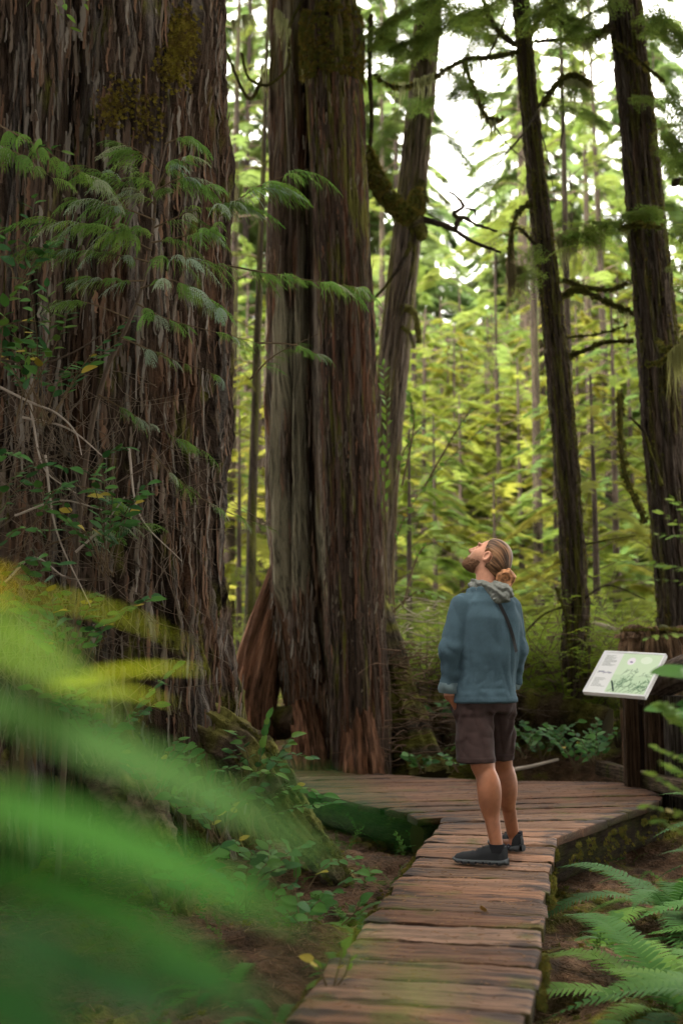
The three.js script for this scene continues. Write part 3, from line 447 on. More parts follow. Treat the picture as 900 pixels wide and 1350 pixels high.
{ // ---- leaning tree
  const g = TREES.lean = thing('leaning_cedar', 'slender cedar trunk leaning right, behind the twin-stemmed cedar', 'tree', V(0.3, 0.2, -15));
  const c = curve([V(0.2, -0.5, -15.1), at(494, 860, 15), at(500, 700, 15), at(523, 430, 15), at(548, 200, 15), at(566, 0, 15), at(578, -160, 15), at(600, -700, 15)]);
  partW('trunk', limb(c, (t) => 0.245 - 0.09 * t, { su: 110, sv: 420, ang: front, bumps: (a, t, p) => barkBump(a, p.y, 0.3, 0.014, 12, 0.2), tint: barkTint([0.13, 0.10, 0.075], [0.25, 0.21, 0.18], [0.12, 0.085, 0.055], 0.6, 12, (a, p, k) => 0.7 * smooth(0.05, 0.5, fbm(a, p.y * 0.6, 4, 3) + 0.25 * k + 0.3 * smooth(-0.3, -1.4, a))), ends: false }), MAT.bark, g);
  mossLimb(g, 'mossy_branch', [[530, 404, 14.8], [545, 412, 14.7], [550, 430, 14.6], [552, 452, 14.6]], 0.05, 0.035, 31, 0.4);
  mossLimb(g, 'mossy_branch', [[530, 432, 14.8], [540, 440, 14.7], [545, 458, 14.6]], 0.03, 0.02, 32, 0.2);
  const r = rng(93), mats = [], cols = []; for (const [p, n, z] of [[[[570, -20, 14.8], [530, 20, 14.2], [495, 60, 13.8]], 40, 0.5], [[[572, 0, 14.8], [610, 30, 14.2], [660, 60, 13.6]], 46, 0.5], [[[560, 60, 14.8], [600, 100, 14.2], [640, 130, 13.8]], 40, 0.45], [[[575, -60, 14.8], [630, -30, 14], [690, 10, 13.4]], 46, 0.5], [[[556, 120, 14.8], [525, 150, 14.4], [500, 190, 14]], 30, 0.4], [[[566, 20, 15.4], [610, 20, 16], [650, 0, 16.6]], 40, 0.55], [[[560, 80, 15.4], [520, 90, 16], [490, 110, 16.5]], 30, 0.5], [[[552, 160, 14.8], [590, 180, 14.3], [615, 215, 14]], 22, 0.38]]) dress(p.map((q) => at(...q).sub(g.position)), n, z, r, mats, 1.1, 0.45);
  mats.forEach(() => cols.push(greens(r, [0.12, 0.18, 0.036], 0.6))); copies('foliage', NEAR[2], MAT.needle, mats, cols, g);
  crown(g, 1.7, -15.4, 15, 25, 3.0, 24, 10, 1.4, 73, [0.08, 0.11, 0.028]);
}
{ // ---- slim mossy hemlock behind the man
  const g = TREES.slim = thing('slim_hemlock', 'slim mossy hemlock trunk with crooked lichen-hung limbs, behind the man', 'tree', V(2.44, 0.2, -12));
  const c = curve([V(2.46, -0.4, -12), at(760, 930, 12), at(757, 780, 12), at(745, 600, 12), at(728, 420, 12), at(714, 300, 12), at(700, 170, 12), at(686, 0, 12), at(676, -200, 12), at(665, -600, 12)]);
  partW('trunk', limb(c, (t) => lerp(0.158, 0.07, t) + 0.08 * Math.exp(-t * 40), { su: 80, sv: 420, ang: front, bumps: (a, t, p, r0) => r0 * 0.22 * fbm(Math.cos(a) * 1.2, p.y * 2.2, Math.sin(a) * 1.2, 3) + 0.008 * n3(Math.cos(a) * 6, p.y * 14, Math.sin(a) * 6) + 0.005 * n3(Math.cos(a) * 14, p.y * 30, Math.sin(a) * 14), tint: barkTint([0.08, 0.06, 0.045], [0.14, 0.11, 0.085], [0.09, 0.06, 0.04], 0.4, 15, (a, p, k) => 0.85 * smooth(-0.15, 0.35, fbm(Math.cos(a) * 2, p.y * 1.3, Math.sin(a) * 2 + 7, 3) + 0.15 * k)), ends: false }), MAT.bark, g);
  const L = [[[[690, 62, 12], [672, 55, 12.1], [652, 35, 12.1], [632, -10, 12.2]], 0.045, 0.03, 0], [[[690, 62, 12], [703, 38, 12], [718, 12, 12], [728, -20, 12]], 0.045, 0.03, 0], [[[690, 66, 12], [655, 75, 11.8], [610, 80, 11.6], [565, 105, 11.5], [520, 115, 11.4], [492, 98, 11.4]], 0.035, 0.018, 0.2], [[[640, 80, 11.8], [655, 50, 12], [668, 20, 12]], 0.02, 0.012, 0], [[[612, 84, 11.6], [628, 128, 11.6], [645, 158, 11.6], [662, 158, 11.6]], 0.03, 0.024, 0.2], [[[648, 160, 11.6], [668, 190, 11.6], [690, 210, 11.6]], 0.012, 0.006, -0.2], [[[716, 130, 11.9], [690, 175, 11.6], [665, 205, 11.4], [640, 240, 11.2]], 0.018, 0.005, -0.1], [[[714, 140, 12], [735, 110, 11.8], [755, 100, 11.7], [778, 112, 11.6]], 0.04, 0.05, 0.35], [[[740, 118, 11.8], [742, 160, 11.8], [738, 195, 11.8]], 0.018, 0.01, 0], [[[700, 140, 12], [720, 200, 11.8], [732, 270, 11.8]], 0.012, 0.005, -0.1], [[[700, 268, 12], [684, 278, 11.9], [674, 305, 11.8], [671, 345, 11.8]], 0.03, 0.02, 0.25], [[[708, 328, 12], [690, 306, 11.9], [682, 300, 11.9]], 0.025, 0.018, 0.1], [[[736, 393, 12], [760, 383, 11.9], [795, 396, 11.8], [830, 412, 11.7], [895, 434, 11.5]], 0.034, 0.028, 0.45], [[[742, 368, 12], [772, 379, 11.9], [808, 381, 11.8], [826, 373, 11.8]], 0.028, 0.022, 0.4], [[[745, 472, 12], [770, 462, 11.9], [800, 451, 11.8], [835, 450, 11.7]], 0.03, 0.02, 0.2], [[[740, 446, 12], [790, 440, 11.9], [828, 428, 11.9]], 0.014, 0.008, 0.1], [[[760, 720, 12], [800, 712, 11.8], [838, 706, 11.6]], 0.012, 0.006, 0], [[[690, 835, 11.6], [720, 808, 11.8], [760, 795, 11.9], [800, 772, 11.8], [850, 790, 11.7]], 0.014, 0.008, 0], [[[732, 775, 11.7], [742, 800, 11.7], [750, 830, 11.8]], 0.022, 0.016, 0.1]];
  L.forEach(([p, a, b, m], i) => mossLimb(g, 'branch', p, a * 0.8, b * 0.8, 40 + i, m)); fuzz(g, L);
  beard(g, [[520, 112, 11.4], [580, 95, 11.5], [640, 78, 11.8]], 110, 0.4, 81);
  beard(g, [[725, 120, 11.8], [755, 104, 11.7], [778, 114, 11.6]], 240, 0.4, 82);
  beard(g, [[612, 84, 11.6], [645, 158, 11.6], [662, 158, 11.6]], 120, 0.25, 83);
  beard(g, [[674, 300, 11.8], [672, 348, 11.8], [700, 350, 11.8]], 260, 0.6, 84, tinted(MAT.lichen, 0.16, 0.13, 0.07));
  beard(g, [[720, 320, 11.9], [760, 300, 11.7], [840, 305, 11.5]], 420, 0.45, 85, tinted(MAT.lichen, 0.17, 0.17, 0.07));
  beard(g, [[745, 395, 11.9], [830, 412, 11.7], [895, 434, 11.5]], 120, 0.2, 86);
  const r = rng(91), mats = [], cols = [];
  for (const [p, n, s] of [[[[715, 360, 11.7], [745, 310, 11.6], [790, 290, 11.4], [850, 275, 11.2]], 48, 0.42], [[[712, 310, 11.9], [700, 345, 11.5], [688, 385, 11.2]], 16, 0.32], [[[720, 140, 11.9], [745, 120, 11.6], [770, 118, 11.4]], 12, 0.3], [[[690, 60, 12], [650, 20, 12.2], [600, 0, 12.5]], 30, 0.42], [[[690, 60, 12], [720, 10, 11.8], [750, -40, 11.5]], 28, 0.42], [[[700, 130, 12], [640, 120, 11.7], [570, 130, 11.4]], 30, 0.36], [[[620, 90, 11.7], [560, 60, 11.4], [500, 50, 11.2]], 30, 0.36], [[[560, 110, 11.5], [500, 90, 11.3], [478, 70, 11.3]], 16, 0.3], [[[680, -20, 12], [640, 10, 11.6], [590, 30, 11.3], [550, 70, 11]], 50, 0.4], [[[700, -30, 12], [735, 10, 11.6], [775, 35, 11.3]], 44, 0.4], [[[650, -60, 12], [600, -10, 11.5], [540, 10, 11], [495, 40, 10.8]], 54, 0.42], [[[640, 10, 12], [620, 60, 11.7], [600, 120, 11.5]], 30, 0.34], [[[720, 150, 12], [760, 140, 11.6], [790, 160, 11.4]], 24, 0.32], [[[600, -40, 11.5], [560, 40, 11.2], [520, 60, 11]], 36, 0.36], [[[690, 230, 12], [660, 235, 11.8], [640, 260, 11.6]], 14, 0.28]]) dress(p.map((q) => at(...q).sub(g.position)), n, s, r, mats, 1.1, 0.5);
  mats.forEach(() => cols.push(greens(r, [0.14, 0.20, 0.035], 0.6)));
  copies('foliage', NEAR[0], MAT.needle, mats, cols, g);
  tufts(g, 2600, (r) => { const t = 0.02 + 0.72 * r(), p = c.getPoint(t), a = (r() - 0.5) * 4.4, n = V(Math.sin(a), 0.2, Math.cos(a)); if (fbm(Math.cos(a) * 2, p.y * 1.3, Math.sin(a) * 2 + 7, 2) < -0.05) return null; return [p.addScaledVector(n, lerp(0.158, 0.07, t) * 1.0), n]; }, 0.018, 95);
  crown(g, 2.0, -12.2, 13.5, 20, 2.4, 18, 8, 1.2, 74, [0.07, 0.10, 0.025]);
}
{ // ---- stout trunk at the right
  const g = TREES.stout = thing('stout_hemlock', 'stout dark hemlock trunk with ridged mossy bark, behind the information stand', 'tree', V(3.4, 0.2, -11.5));
  const c = curve([V(3.45, -0.4, -11.5), at(900, 900, 11.5), at(894, 780, 11.5), at(877, 600, 11.5), at(866, 450, 11.5), at(852, 300, 11.5), at(838, 150, 11.5), at(822, 0, 11.5), at(800, -200, 11.5), at(770, -500, 11.5)]);
  partW('trunk', limb(c, (t) => lerp(0.255, 0.15, t) + 0.1 * Math.exp(-t * 40), { su: 130, sv: 460, ang: front, bumps: (a, t, p, r0) => barkBump(a, p.y * 1.8, 0.4, 0.014, 17, 0.2) + 0.01 * n3(Math.cos(a) * 4, p.y * 5, Math.sin(a) * 4), tint: barkTint([0.085, 0.064, 0.05], [0.19, 0.16, 0.14], [0.095, 0.062, 0.042], 0.6, 17, (a, p, k) => 0.75 * smooth(0.0, 0.45, fbm(Math.cos(a) * 2, p.y * 1.2, Math.sin(a) * 2 + 2, 3) + 0.2 * smooth(0.2, 1.2, a) + 0.2 * k)), ends: false }), MAT.bark, g);
  const L = [[[[808, 36, 11.3], [788, 45, 11.3], [768, 52, 11.4], [752, 50, 11.4], [746, 36, 11.5], [732, 26, 11.5]], 0.07, 0.025, 0.15], [[[755, 50, 11.4], [730, 53, 11.5], [704, 55, 11.6]], 0.03, 0.015, 0.05], [[[806, 55, 11.2], [835, 75, 11.1], [875, 108, 11]], 0.025, 0.02, 0.2], [[[820, 300, 11.2], [840, 296, 11.1], [870, 300, 11]], 0.03, 0.02, 0.4], [[[885, 240, 11.3], [920, 240, 11.2], [960, 244, 11]], 0.05, 0.04, -0.3], [[[866, 450, 11.2], [875, 460, 11], [892, 455, 10.9], [905, 440, 10.8]], 0.02, 0.012, 0.4], [[[850, 480, 11.2], [870, 478, 11], [890, 462, 10.9]], 0.02, 0.012, 0.4], [[[872, 640, 11.2], [858, 600, 11.3], [848, 570, 11.3], [830, 550, 11.4]], 0.025, 0.012, 0], [[[816, 520, 11.4], [822, 620, 11.4], [850, 690, 11.4]], 0.035, 0.03, 0.3]];
  L.forEach(([p, a, b, m], i) => mossLimb(g, 'branch', p, a * 0.8, b * 0.8, 70 + i, m)); fuzz(g, L);
  beard(g, [[808, 40, 11.2], [780, 52, 11.3], [752, 54, 11.4]], 130, 0.22, 101);
  beard(g, [[842, 480, 11.1], [872, 474, 10.95], [890, 458, 10.85], [906, 440, 10.8]], 200, 0.45, 102, tinted(MAT.lichen, 0.22, 0.22, 0.08));
  const r = rng(92), mats = [], cols = [];
  for (const [p, n, s] of [[[[820, 10, 11.2], [780, -10, 11], [740, 0, 10.8], [700, 20, 10.8]], 36, 0.4], [[[860, 100, 11.2], [890, 130, 10.9], [930, 180, 10.6]], 40, 0.45], [[[850, 20, 11.3], [890, 40, 11], [930, 70, 10.8]], 40, 0.45], [[[880, 290, 11.2], [905, 300, 10.8], [930, 310, 10.6]], 28, 0.38], [[[835, 130, 11.2], [845, 125, 11], [852, 130, 10.9]], 7, 0.3], [[[850, -20, 11.2], [880, 30, 10.8], [920, 60, 10.5]], 50, 0.45], [[[870, 150, 11.2], [890, 190, 10.8], [920, 230, 10.5]], 46, 0.42], [[[840, -30, 11.3], [790, 10, 11], [740, 50, 10.8]], 40, 0.4], [[[890, 330, 11.2], [905, 360, 10.8], [930, 400, 10.6]], 24, 0.36], [[[790, 200, 13.5], [840, 190, 13.3], [900, 210, 13]], 40, 0.5]]) dress(p.map((q) => at(...q).sub(g.position)), n, s, r, mats, 1.1, 0.5);
  mats.forEach(() => cols.push(greens(r, [0.145, 0.205, 0.038], 0.6)));
  copies('foliage', NEAR[1], MAT.needle, mats, cols, g);
  tufts(g, 2400, (r) => { const t = 0.05 + 0.68 * r(), p = c.getPoint(t), a = (r() - 0.5) * 4.4, n = V(Math.sin(a), 0.2, Math.cos(a)); if (fbm(Math.cos(a) * 2, p.y * 1.2, Math.sin(a) * 2 + 2, 2) + 0.1 * Math.sin(a) < 0.02) return null; return [p.addScaledVector(n, lerp(0.255, 0.15, t)), n]; }, 0.02, 96);
  crown(g, 2.7, -11.7, 13.5, 23, 3.0, 24, 12, 1.4, 75, [0.07, 0.10, 0.025]);
}
// ---------------------------------------------------------------- forest behind and around
const zone = (x, z) => { const px = 450 + x / -z * 1513; return px < 345 ? 'between the giant cedar and the twin cedar' : px < 495 ? 'behind the twin cedar' : px < 590 ? 'right of the leaning cedar' : px < 690 ? 'beyond the standing man' : px < 780 ? 'beyond the slim mossy trunk' : px < 850 ? 'between the slim trunk and the stout trunk' : 'beyond the stout dark trunk'; };
const onGround = (x, z) => V(x, ground(x, z), z);
{
  const r = rng(201);
  const L4 = 'dense conifer out of view, added beside and behind the path to shade it';
  // slender trunks one can tell apart (bearing px at depth)
  const thin = [[712, 22, 0.10, 16, 0.5], [662, 27, 0.085, 10, 0.4], [758, 19, 0.085, 14, 0.5], [327, 17, 0.085, 12, 0.28, 0.9], [620, 34, 0.13, 11, 0.3], [590, 38, 0.2, 12, 0.3], [700, 42, 0.32, 30, 0.3], [812, 26, 0.12, 17, 0.4], [545, 30, 0.12, 14, 0.3], [300, 24, 0.14, 17, 0.35, 0.6], [345, 27, 0.22, 20, 0.45], [862, 36, 0.16, 22, 0.3], [784, 30, 0.13, 20, 0.35], [640, 46, 0.26, 14, 0.25], [728, 33, 0.11, 18, 0.4], [505, 36, 0.18, 22, 0.3]];
  thin.forEach(([px, d, rr, h, y0, moss], i) => { const x = (px - 450) / 1513 * d; conifer({ name: 'hemlock_tree', label: `${rr > 0.15 ? 'thick' : rr < 0.1 ? 'pole-thin' : 'slender'} ${moss ? 'mossy' : 'bare-stemmed'} hemlock ${zone(x, -d)}`, group: 'slender hemlocks behind the landing', pos: onGround(x, -d), h, r: rr, seed: 300 + i, y0, spread: d < 24 ? 2.0 : 3.0, limbs: 22, geos: LOOSE, bark: [0.06, 0.045, 0.036], moss: moss ?? 0.2, bare: 0.5, green: [0.12, 0.16, 0.03], lean: [(r() - 0.5) * 0.6, 0], limbMat: i === 3 ? MAT.mossWood : undefined }); });
  // understorey hemlocks with lacy branches to the ground
  const low = [[540, 17, 4.2], [575, 20, 5], [610, 24, 6], [655, 19, 3.6], [690, 24, 6.5], [735, 21, 5], [790, 16, 4.6], [815, 20, 7], [770, 25, 8], [840, 24, 8], [560, 27, 8], [520, 22, 6.5], [315, 20, 5], [305, 27, 8], [335, 32, 10], [600, 31, 9], [650, 34, 10], [700, 36, 11], [750, 34, 11], [800, 33, 12], [875, 29, 10], [535, 36, 11], [885, 18, 5], [470, 26, 8], [420, 24, 7], [565, 42, 13], [625, 44, 12], [680, 46, 14], [745, 44, 15], [905, 24, 9], ...Array.from({ length: 26 }, (_, i) => [500 + (i * 61.7) % 420, 26 + (i * 7.3) % 22, 7 + (i * 3.1) % 6]), [318, 36, 13], [300, 44, 16], [338, 24, 7], [310, 30, 9]];
  low.forEach(([px, d, h], i) => { const x = (px - 450) / 1513 * d; conifer({ name: 'young_hemlock', label: `${h < 6 ? 'low' : h < 9 ? 'mid-height' : 'tall'} yellow-green young hemlock ${zone(x, -d)}`, group: 'young hemlocks ' + zone(x, -d), pos: onGround(x, -d), h, r: 0.02 + h * 0.008, seed: 400 + i, y0: 0.12, spread: 0.7 + h * 0.22, limbs: Math.round(26 + h * 3.6), geos: FINE, droop: 0.22, green: i % 4 === 1 ? [0.075, 0.12, 0.024] : [0.12 + 0.06 * r(), 0.17, 0.022] }); });
  // the far stand: lower in the gap where the sky shows
  for (let i = 0; i < 64; i++) { const px = i < 52 ? -60 + (i * 37.7) % 1020 : 470 + (i - 52) * 27, d = 46 + 34 * r(), gap = Math.exp(-(((px - 615) / 46) ** 2)), h = lerp(27 + 12 * r(), 9 + d * 0.1, gap), x = (px - 450) / 1513 * d;
    conifer({ name: 'far_conifer', label: `${h < 20 ? 'short' : h < 32 ? 'tall' : 'very tall'} far conifer with pale green crown ${zone(x, -d)}`, group: 'far conifers ' + zone(x, -d), pos: onGround(x, -d), h, r: 0.12 + h * 0.004, seed: 500 + i, y0: 0.12, spread: 2.2 + h * 0.09, limbs: 80, su: 7, bark: [0.04, 0.03, 0.024], green: [0.115, 0.165, 0.045], droop: 0.3 }); }
  // unseen saplings, added round the camera to block low sky light
  for (const [x, z, h] of [[-3.8, 3.5, 6], [-1.2, 6, 6], [1.8, 5.5, 6], [4, 2.6, 6], [4.8, -1.2, 6], [5.6, -3.8, 6], [-4.6, 0.4, 6], [-4.4, -2.6, 6], [-6, -5, 7], [0.2, 7, 7], [3.8, 5.5, 7], [-4, 6.5, 7], [7, -1, 7], [6.8, -7, 7], [-7.5, -8, 8], [-7, 2.5, 7], [7.5, 4.5, 7]])
    conifer({ name: 'shade_sapling', label: 'bushy hemlock sapling out of view, added to block low sky light at the near end of the path', group: 'unseen saplings added for shade at the near end of the path', pos: onGround(x, z), h, r: 0.06, seed: 900 + Math.round(x * 9 + z * 5), y0: 0.06, spread: 1.7, limbs: 30, geos: WIDE, green: [0.07, 0.10, 0.025] });
  // conifers out of view, added to block the sky and shade the foreground
  for (const [x, z, h] of [[-9.5, -13, 30], [-9, -5, 34], [-8, 0, 28], [-4.5, 8.5, 32], [3, 9.5, 34], [6.5, 1.5, 30], [9.5, -5, 32], [11.5, -10.5, 30], [-12, -10, 32], [11, -2, 34], [0, 12, 34], [-9, 8, 34], [9, 9, 34], [-5, 13, 34], [5, 14, 34], [-13, 2, 34], [13, 5, 34], [-3, 19, 36], [7, 20, 36], [-11, 16, 36], [14, 14, 36]])
    conifer({ name: 'shade_conifer', label: L4, group: 'unseen conifers added to shade the path', pos: onGround(x, z), h, r: 0.5, seed: 700 + Math.round(x * 7 + z), y0: 0.31, spread: 6, limbs: 44, geos: WIDE, green: [0.06, 0.09, 0.025] });
}
// ---------------------------------------------------------------- the man on the landing (metres, origin on the deck under him, +z towards the walk's near end)
{
  const man = thing('person', 'man in blue sweater and brown shorts standing on the boardwalk, gazing up', 'person', V(0.785, 0.006, -6.2));
  const smin = (a, b, k) => { const h = clamp(0.5 + 0.5 * (b - a) / k); return b + (a - b) * h - k * h * (1 - h); }, smax = (a, b, k) => -smin(-a, -b, k);
  const cone = (p, a, b, ra, rb) => { const bx = b[0] - a[0], by = b[1] - a[1], bz = b[2] - a[2], x = p[0] - a[0], y = p[1] - a[1], z = p[2] - a[2], t = clamp((x * bx + y * by + z * bz) / (bx * bx + by * by + bz * bz)); return Math.hypot(x - bx * t, y - by * t, z - bz * t) - (ra + (rb - ra) * t); };
  const ell = (x, y, z, a, b, c) => { const k = Math.hypot(x / a, y / b, z / c), g = Math.hypot(x / (a * a), y / (b * b), z / (c * c)); return g < 1e-9 ? -Math.min(a, b, c) : k * (k - 1) / g; };
  // surface nets over a signed distance
  function surf(f, lo, hi, h, tint) {
    const n = [0, 1, 2].map((k) => Math.ceil((hi[k] - lo[k]) / h) + 1), val = new Float32Array(n[0] * n[1] * n[2]).fill(1), B = 4, I = (i, j, k) => (k * n[1] + j) * n[0] + i, P = (i, j, k) => [lo[0] + i * h, lo[1] + j * h, lo[2] + k * h];
    for (let k = 0; k < n[2]; k += B) for (let j = 0; j < n[1]; j += B) for (let i = 0; i < n[0]; i += B) {
      const c = f(P(i + B / 2, j + B / 2, k + B / 2)), far = Math.abs(c) > h * B * 1.5 + 0.02;
      for (let kk = k; kk < Math.min(k + B, n[2]); kk++) for (let jj = j; jj < Math.min(j + B, n[1]); jj++) for (let ii = i; ii < Math.min(i + B, n[0]); ii++) val[I(ii, jj, kk)] = far ? c : f(P(ii, jj, kk)); }
    const id = new Int32Array(val.length).fill(-1), pos = [], idx = [], nor = [], col = [];
    for (let k = 0; k < n[2] - 1; k++) for (let j = 0; j < n[1] - 1; j++) for (let i = 0; i < n[0] - 1; i++) {
      let m = 0, sx = 0, sy = 0, sz = 0, cnt = 0; const v = []; for (let q = 0; q < 8; q++) { const x = val[I(i + (q & 1), j + (q >> 1 & 1), k + (q >> 2))]; v.push(x); if (x < 0) m |= 1 << q; }
      if (m === 0 || m === 255) continue;
      for (const [a, b] of [[0, 1], [2, 3], [4, 5], [6, 7], [0, 2], [1, 3], [4, 6], [5, 7], [0, 4], [1, 5], [2, 6], [3, 7]]) if ((v[a] < 0) !== (v[b] < 0)) { const t = v[a] / (v[a] - v[b]); sx += (a & 1) + ((b & 1) - (a & 1)) * t; sy += (a >> 1 & 1) + ((b >> 1 & 1) - (a >> 1 & 1)) * t; sz += (a >> 2) + ((b >> 2) - (a >> 2)) * t; cnt++; }
      const p = P(i + sx / cnt, j + sy / cnt, k + sz / cnt); id[I(i, j, k)] = pos.length / 3; pos.push(...p);
      const e = h * 0.6, g = [f([p[0] + e, p[1], p[2]]) - f([p[0] - e, p[1], p[2]]), f([p[0], p[1] + e, p[2]]) - f([p[0], p[1] - e, p[2]]), f([p[0], p[1], p[2] + e]) - f([p[0], p[1], p[2] - e])], l = Math.hypot(...g) || 1; nor.push(g[0] / l, g[1] / l, g[2] / l);
      if (tint) col.push(...tint(p)); }
    for (let k = 1; k < n[2] - 1; k++) for (let j = 1; j < n[1] - 1; j++) for (let i = 1; i < n[0] - 1; i++) { const a = val[I(i, j, k)] < 0;
      const q = (A, Bq, Cq, D, fl) => { if (A < 0 || Bq < 0 || Cq < 0 || D < 0) return; fl ? idx.push(A, Bq, Cq, A, Cq, D) : idx.push(A, Cq, Bq, A, D, Cq); };
      if (a !== val[I(i + 1, j, k)] < 0) q(id[I(i, j - 1, k - 1)], id[I(i, j, k - 1)], id[I(i, j, k)], id[I(i, j - 1, k)], a);
      if (a !== val[I(i, j + 1, k)] < 0) q(id[I(i - 1, j, k - 1)], id[I(i, j, k - 1)], id[I(i, j, k)], id[I(i - 1, j, k)], !a);
      if (a !== val[I(i, j, k + 1)] < 0) q(id[I(i - 1, j - 1, k)], id[I(i, j - 1, k)], id[I(i, j, k)], id[I(i - 1, j, k)], a); }
    const uv = []; for (let i = 0; i < pos.length; i += 3) uv.push(pos[i] + pos[i + 2] * 0.6, pos[i + 1]);
    return quadGeo(pos, idx, nor, uv, tint ? col : null);
  }
  const yaw = 0.44, cyw = Math.cos(yaw), syw = Math.sin(yaw); // turned to the left: his back shows
  const stack = [[0.78, 0.165, 0.125, -0.028], [0.90, 0.165, 0.12, -0.026], [1.00, 0.158, 0.112, -0.02], [1.15, 0.168, 0.118, -0.008], [1.30, 0.168, 0.118, 0.0], [1.39, 0.135, 0.10, 0.002], [1.46, 0.085, 0.075, 0.004], [1.52, 0.06, 0.06, 0.004]];
  const torso = (p, grow, y0, y1) => { let i = 0; while (i < stack.length - 2 && p[1] > stack[i + 1][0]) i++; const s = stack[i], e = stack[i + 1], t = clamp((p[1] - s[0]) / (e[0] - s[0])), q = t * t * (3 - 2 * t), wx = lerp(s[1], e[1], q) + grow, wz = lerp(s[2], e[2], q) + grow, x = p[0] - lerp(s[3], e[3], q), X = x * cyw - p[2] * syw, Z = x * syw + p[2] * cyw;
    const k = Math.pow(Math.pow(Math.abs(X) / wx, 2.4) + Math.pow(Math.abs(Z) / wz, 2.4), 1 / 2.4); return smax((k - 1) * Math.min(wx, wz), Math.max(y0 - p[1], p[1] - y1), 0.012); };
  // joints
  const J = { sl: [-0.138, 1.375, 0.065], el: [-0.212, 1.14, 0.11], wl: [-0.213, 0.925, 0.075], sr: [0.134, 1.372, -0.065], er: [0.170, 1.14, -0.06], wr: [0.150, 0.94, -0.14],
    hl: [-0.085, 0.87, 0.04], kl: [-0.048, 0.50, 0.125], al: [0.008, 0.10, 0.205], hr: [0.065, 0.87, -0.045], kr: [0.078, 0.50, -0.12], ar: [0.152, 0.10, -0.20] };
  // ---- head frame
  const f = V(-0.72, 0.60, -0.34).normalize(), u = V(0.6, 0.78, 0).addScaledVector(f, -V(0.6, 0.78, 0).dot(f)).normalize(), s = V().crossVectors(u, f).normalize(), hc = V(0.015, 1.632, -0.005);
  const toHead = (p) => { const d = [p[0] - hc.x, p[1] - hc.y, p[2] - hc.z]; return [d[0] * s.x + d[1] * s.y + d[2] * s.z, d[0] * u.x + d[1] * u.y + d[2] * u.z, d[0] * f.x + d[1] * f.y + d[2] * f.z]; };
  const fromHead = (l, uu, ff) => [hc.x + s.x * l + u.x * uu + f.x * ff, hc.y + s.y * l + u.y * uu + f.y * ff, hc.z + s.z * l + u.z * uu + f.z * ff];
  const headD = (q) => { const [l, y, z] = q, al = Math.abs(l); let d = ell(l, y - 0.025, z + 0.012, 0.074, 0.098, 0.096);
    d = smin(d, ell(l, y + 0.03, z - 0.035, 0.062, 0.065, 0.058), 0.03); d = smin(d, ell(l, y + 0.078, z - 0.052, 0.042, 0.034, 0.040), 0.03); d = smin(d, cone([l, y, z], [0, -0.092, 0.075], [0, -0.095, 0.082], 0.016, 0.015), 0.02);
    d = smin(d, ell(al - 0.03, y - 0.034, z - 0.078, 0.028, 0.010, 0.012), 0.014); d = smax(d, -ell(al - 0.032, y - 0.014, z - 0.098, 0.018, 0.012, 0.014), 0.012); d = smin(d, Math.hypot(al - 0.031, y - 0.014, z - 0.077) - 0.012, 0.004);
    d = smin(d, cone([l, y, z], [0, 0.022, 0.085], [0, -0.018, 0.108], 0.009, 0.013), 0.01); d = smin(d, Math.hypot(al - 0.012, y + 0.022, z - 0.096) - 0.009, 0.008);
    d = smin(d, ell(l, y + 0.050, z - 0.091, 0.024, 0.0065, 0.010), 0.006); d = smin(d, ell(l, y + 0.062, z - 0.088, 0.021, 0.007, 0.010), 0.006);
    const ear = Math.max(ell(al - 0.077, y + 0.002 - 0.1 * z, z + 0.008, 0.011, 0.033, 0.021), -ell(al - 0.088, y + 0.0, z + 0.004, 0.009, 0.022, 0.013)); return smin(d, ear, 0.006); };
  const neckD = (p) => cone(p, [0.005, 1.44, 0.005], fromHead(0, -0.05, -0.03), 0.062, 0.056);
  const skin = (p) => { const k = 1 + 0.10 * n3(p[0] * 30, p[1] * 30, p[2] * 30) + 0.14 * n3(p[0] * 9, p[1] * 9, p[2] * 9) + 0.08 * n3(p[0] * 90, p[1] * 50, p[2] * 90), legs_ = p[1] < 0.9; const q = toHead(p), bd = p[1] > 1.4 ? smooth(0.02, -0.045, q[1] + 0.25 * Math.max(0, 0.03 - q[2])) * smooth(-0.02, 0.02, q[2]) * (0.75 + 0.25 * n3(p[0] * 140, p[1] * 140, p[2] * 140)) : 0; return (legs_ ? [0.185, 0.07, 0.034] : [0.34, 0.16, 0.105]).map((c, i) => lerp(c * k, [0.11, 0.06, 0.035][i], bd * 0.85)); };
  const headBody = (p) => smin(headD(toHead(p)), neckD(p), 0.025);
  // ---- hands: palm, four fingers, thumb
  function hand(w, dir, across, thumbSide) { const d = V(...dir).normalize(), a = V(...across).addScaledVector(d, -V(...across).dot(d)).normalize(), nrm = V().crossVectors(d, a), O = V(...w), pt = (x, y, z) => { const q = O.clone().addScaledVector(d, x).addScaledVector(a, y).addScaledVector(nrm, z); return [q.x, q.y, q.z]; };
    const bones = [[pt(0.0, 0, 0), pt(0.035, 0.004, 0), 0.027, 0.03], [pt(0.035, -0.022, 0), pt(0.085, -0.028, 0.0), 0.017, 0.013], [pt(0.035, 0.0, 0), pt(0.09, -0.006, 0), 0.017, 0.013], [pt(0.035, 0.02, 0), pt(0.085, 0.018, 0), 0.017, 0.013], [pt(0.04, 0.03, 0), pt(0.078, 0.034, 0), 0.014, 0.012]];
    [[-0.029, 0.052], [-0.007, 0.062], [0.017, 0.056], [0.036, 0.042]].forEach(([y, l], i) => { const m = pt(0.088 + l * 0.5, y * 1.08, -0.006), e = pt(0.088 + l * 0.98, y * 1.08, -0.020); bones.push([pt(0.082, y, 0), m, 0.0098, 0.009], [m, e, 0.009, 0.0075]); });
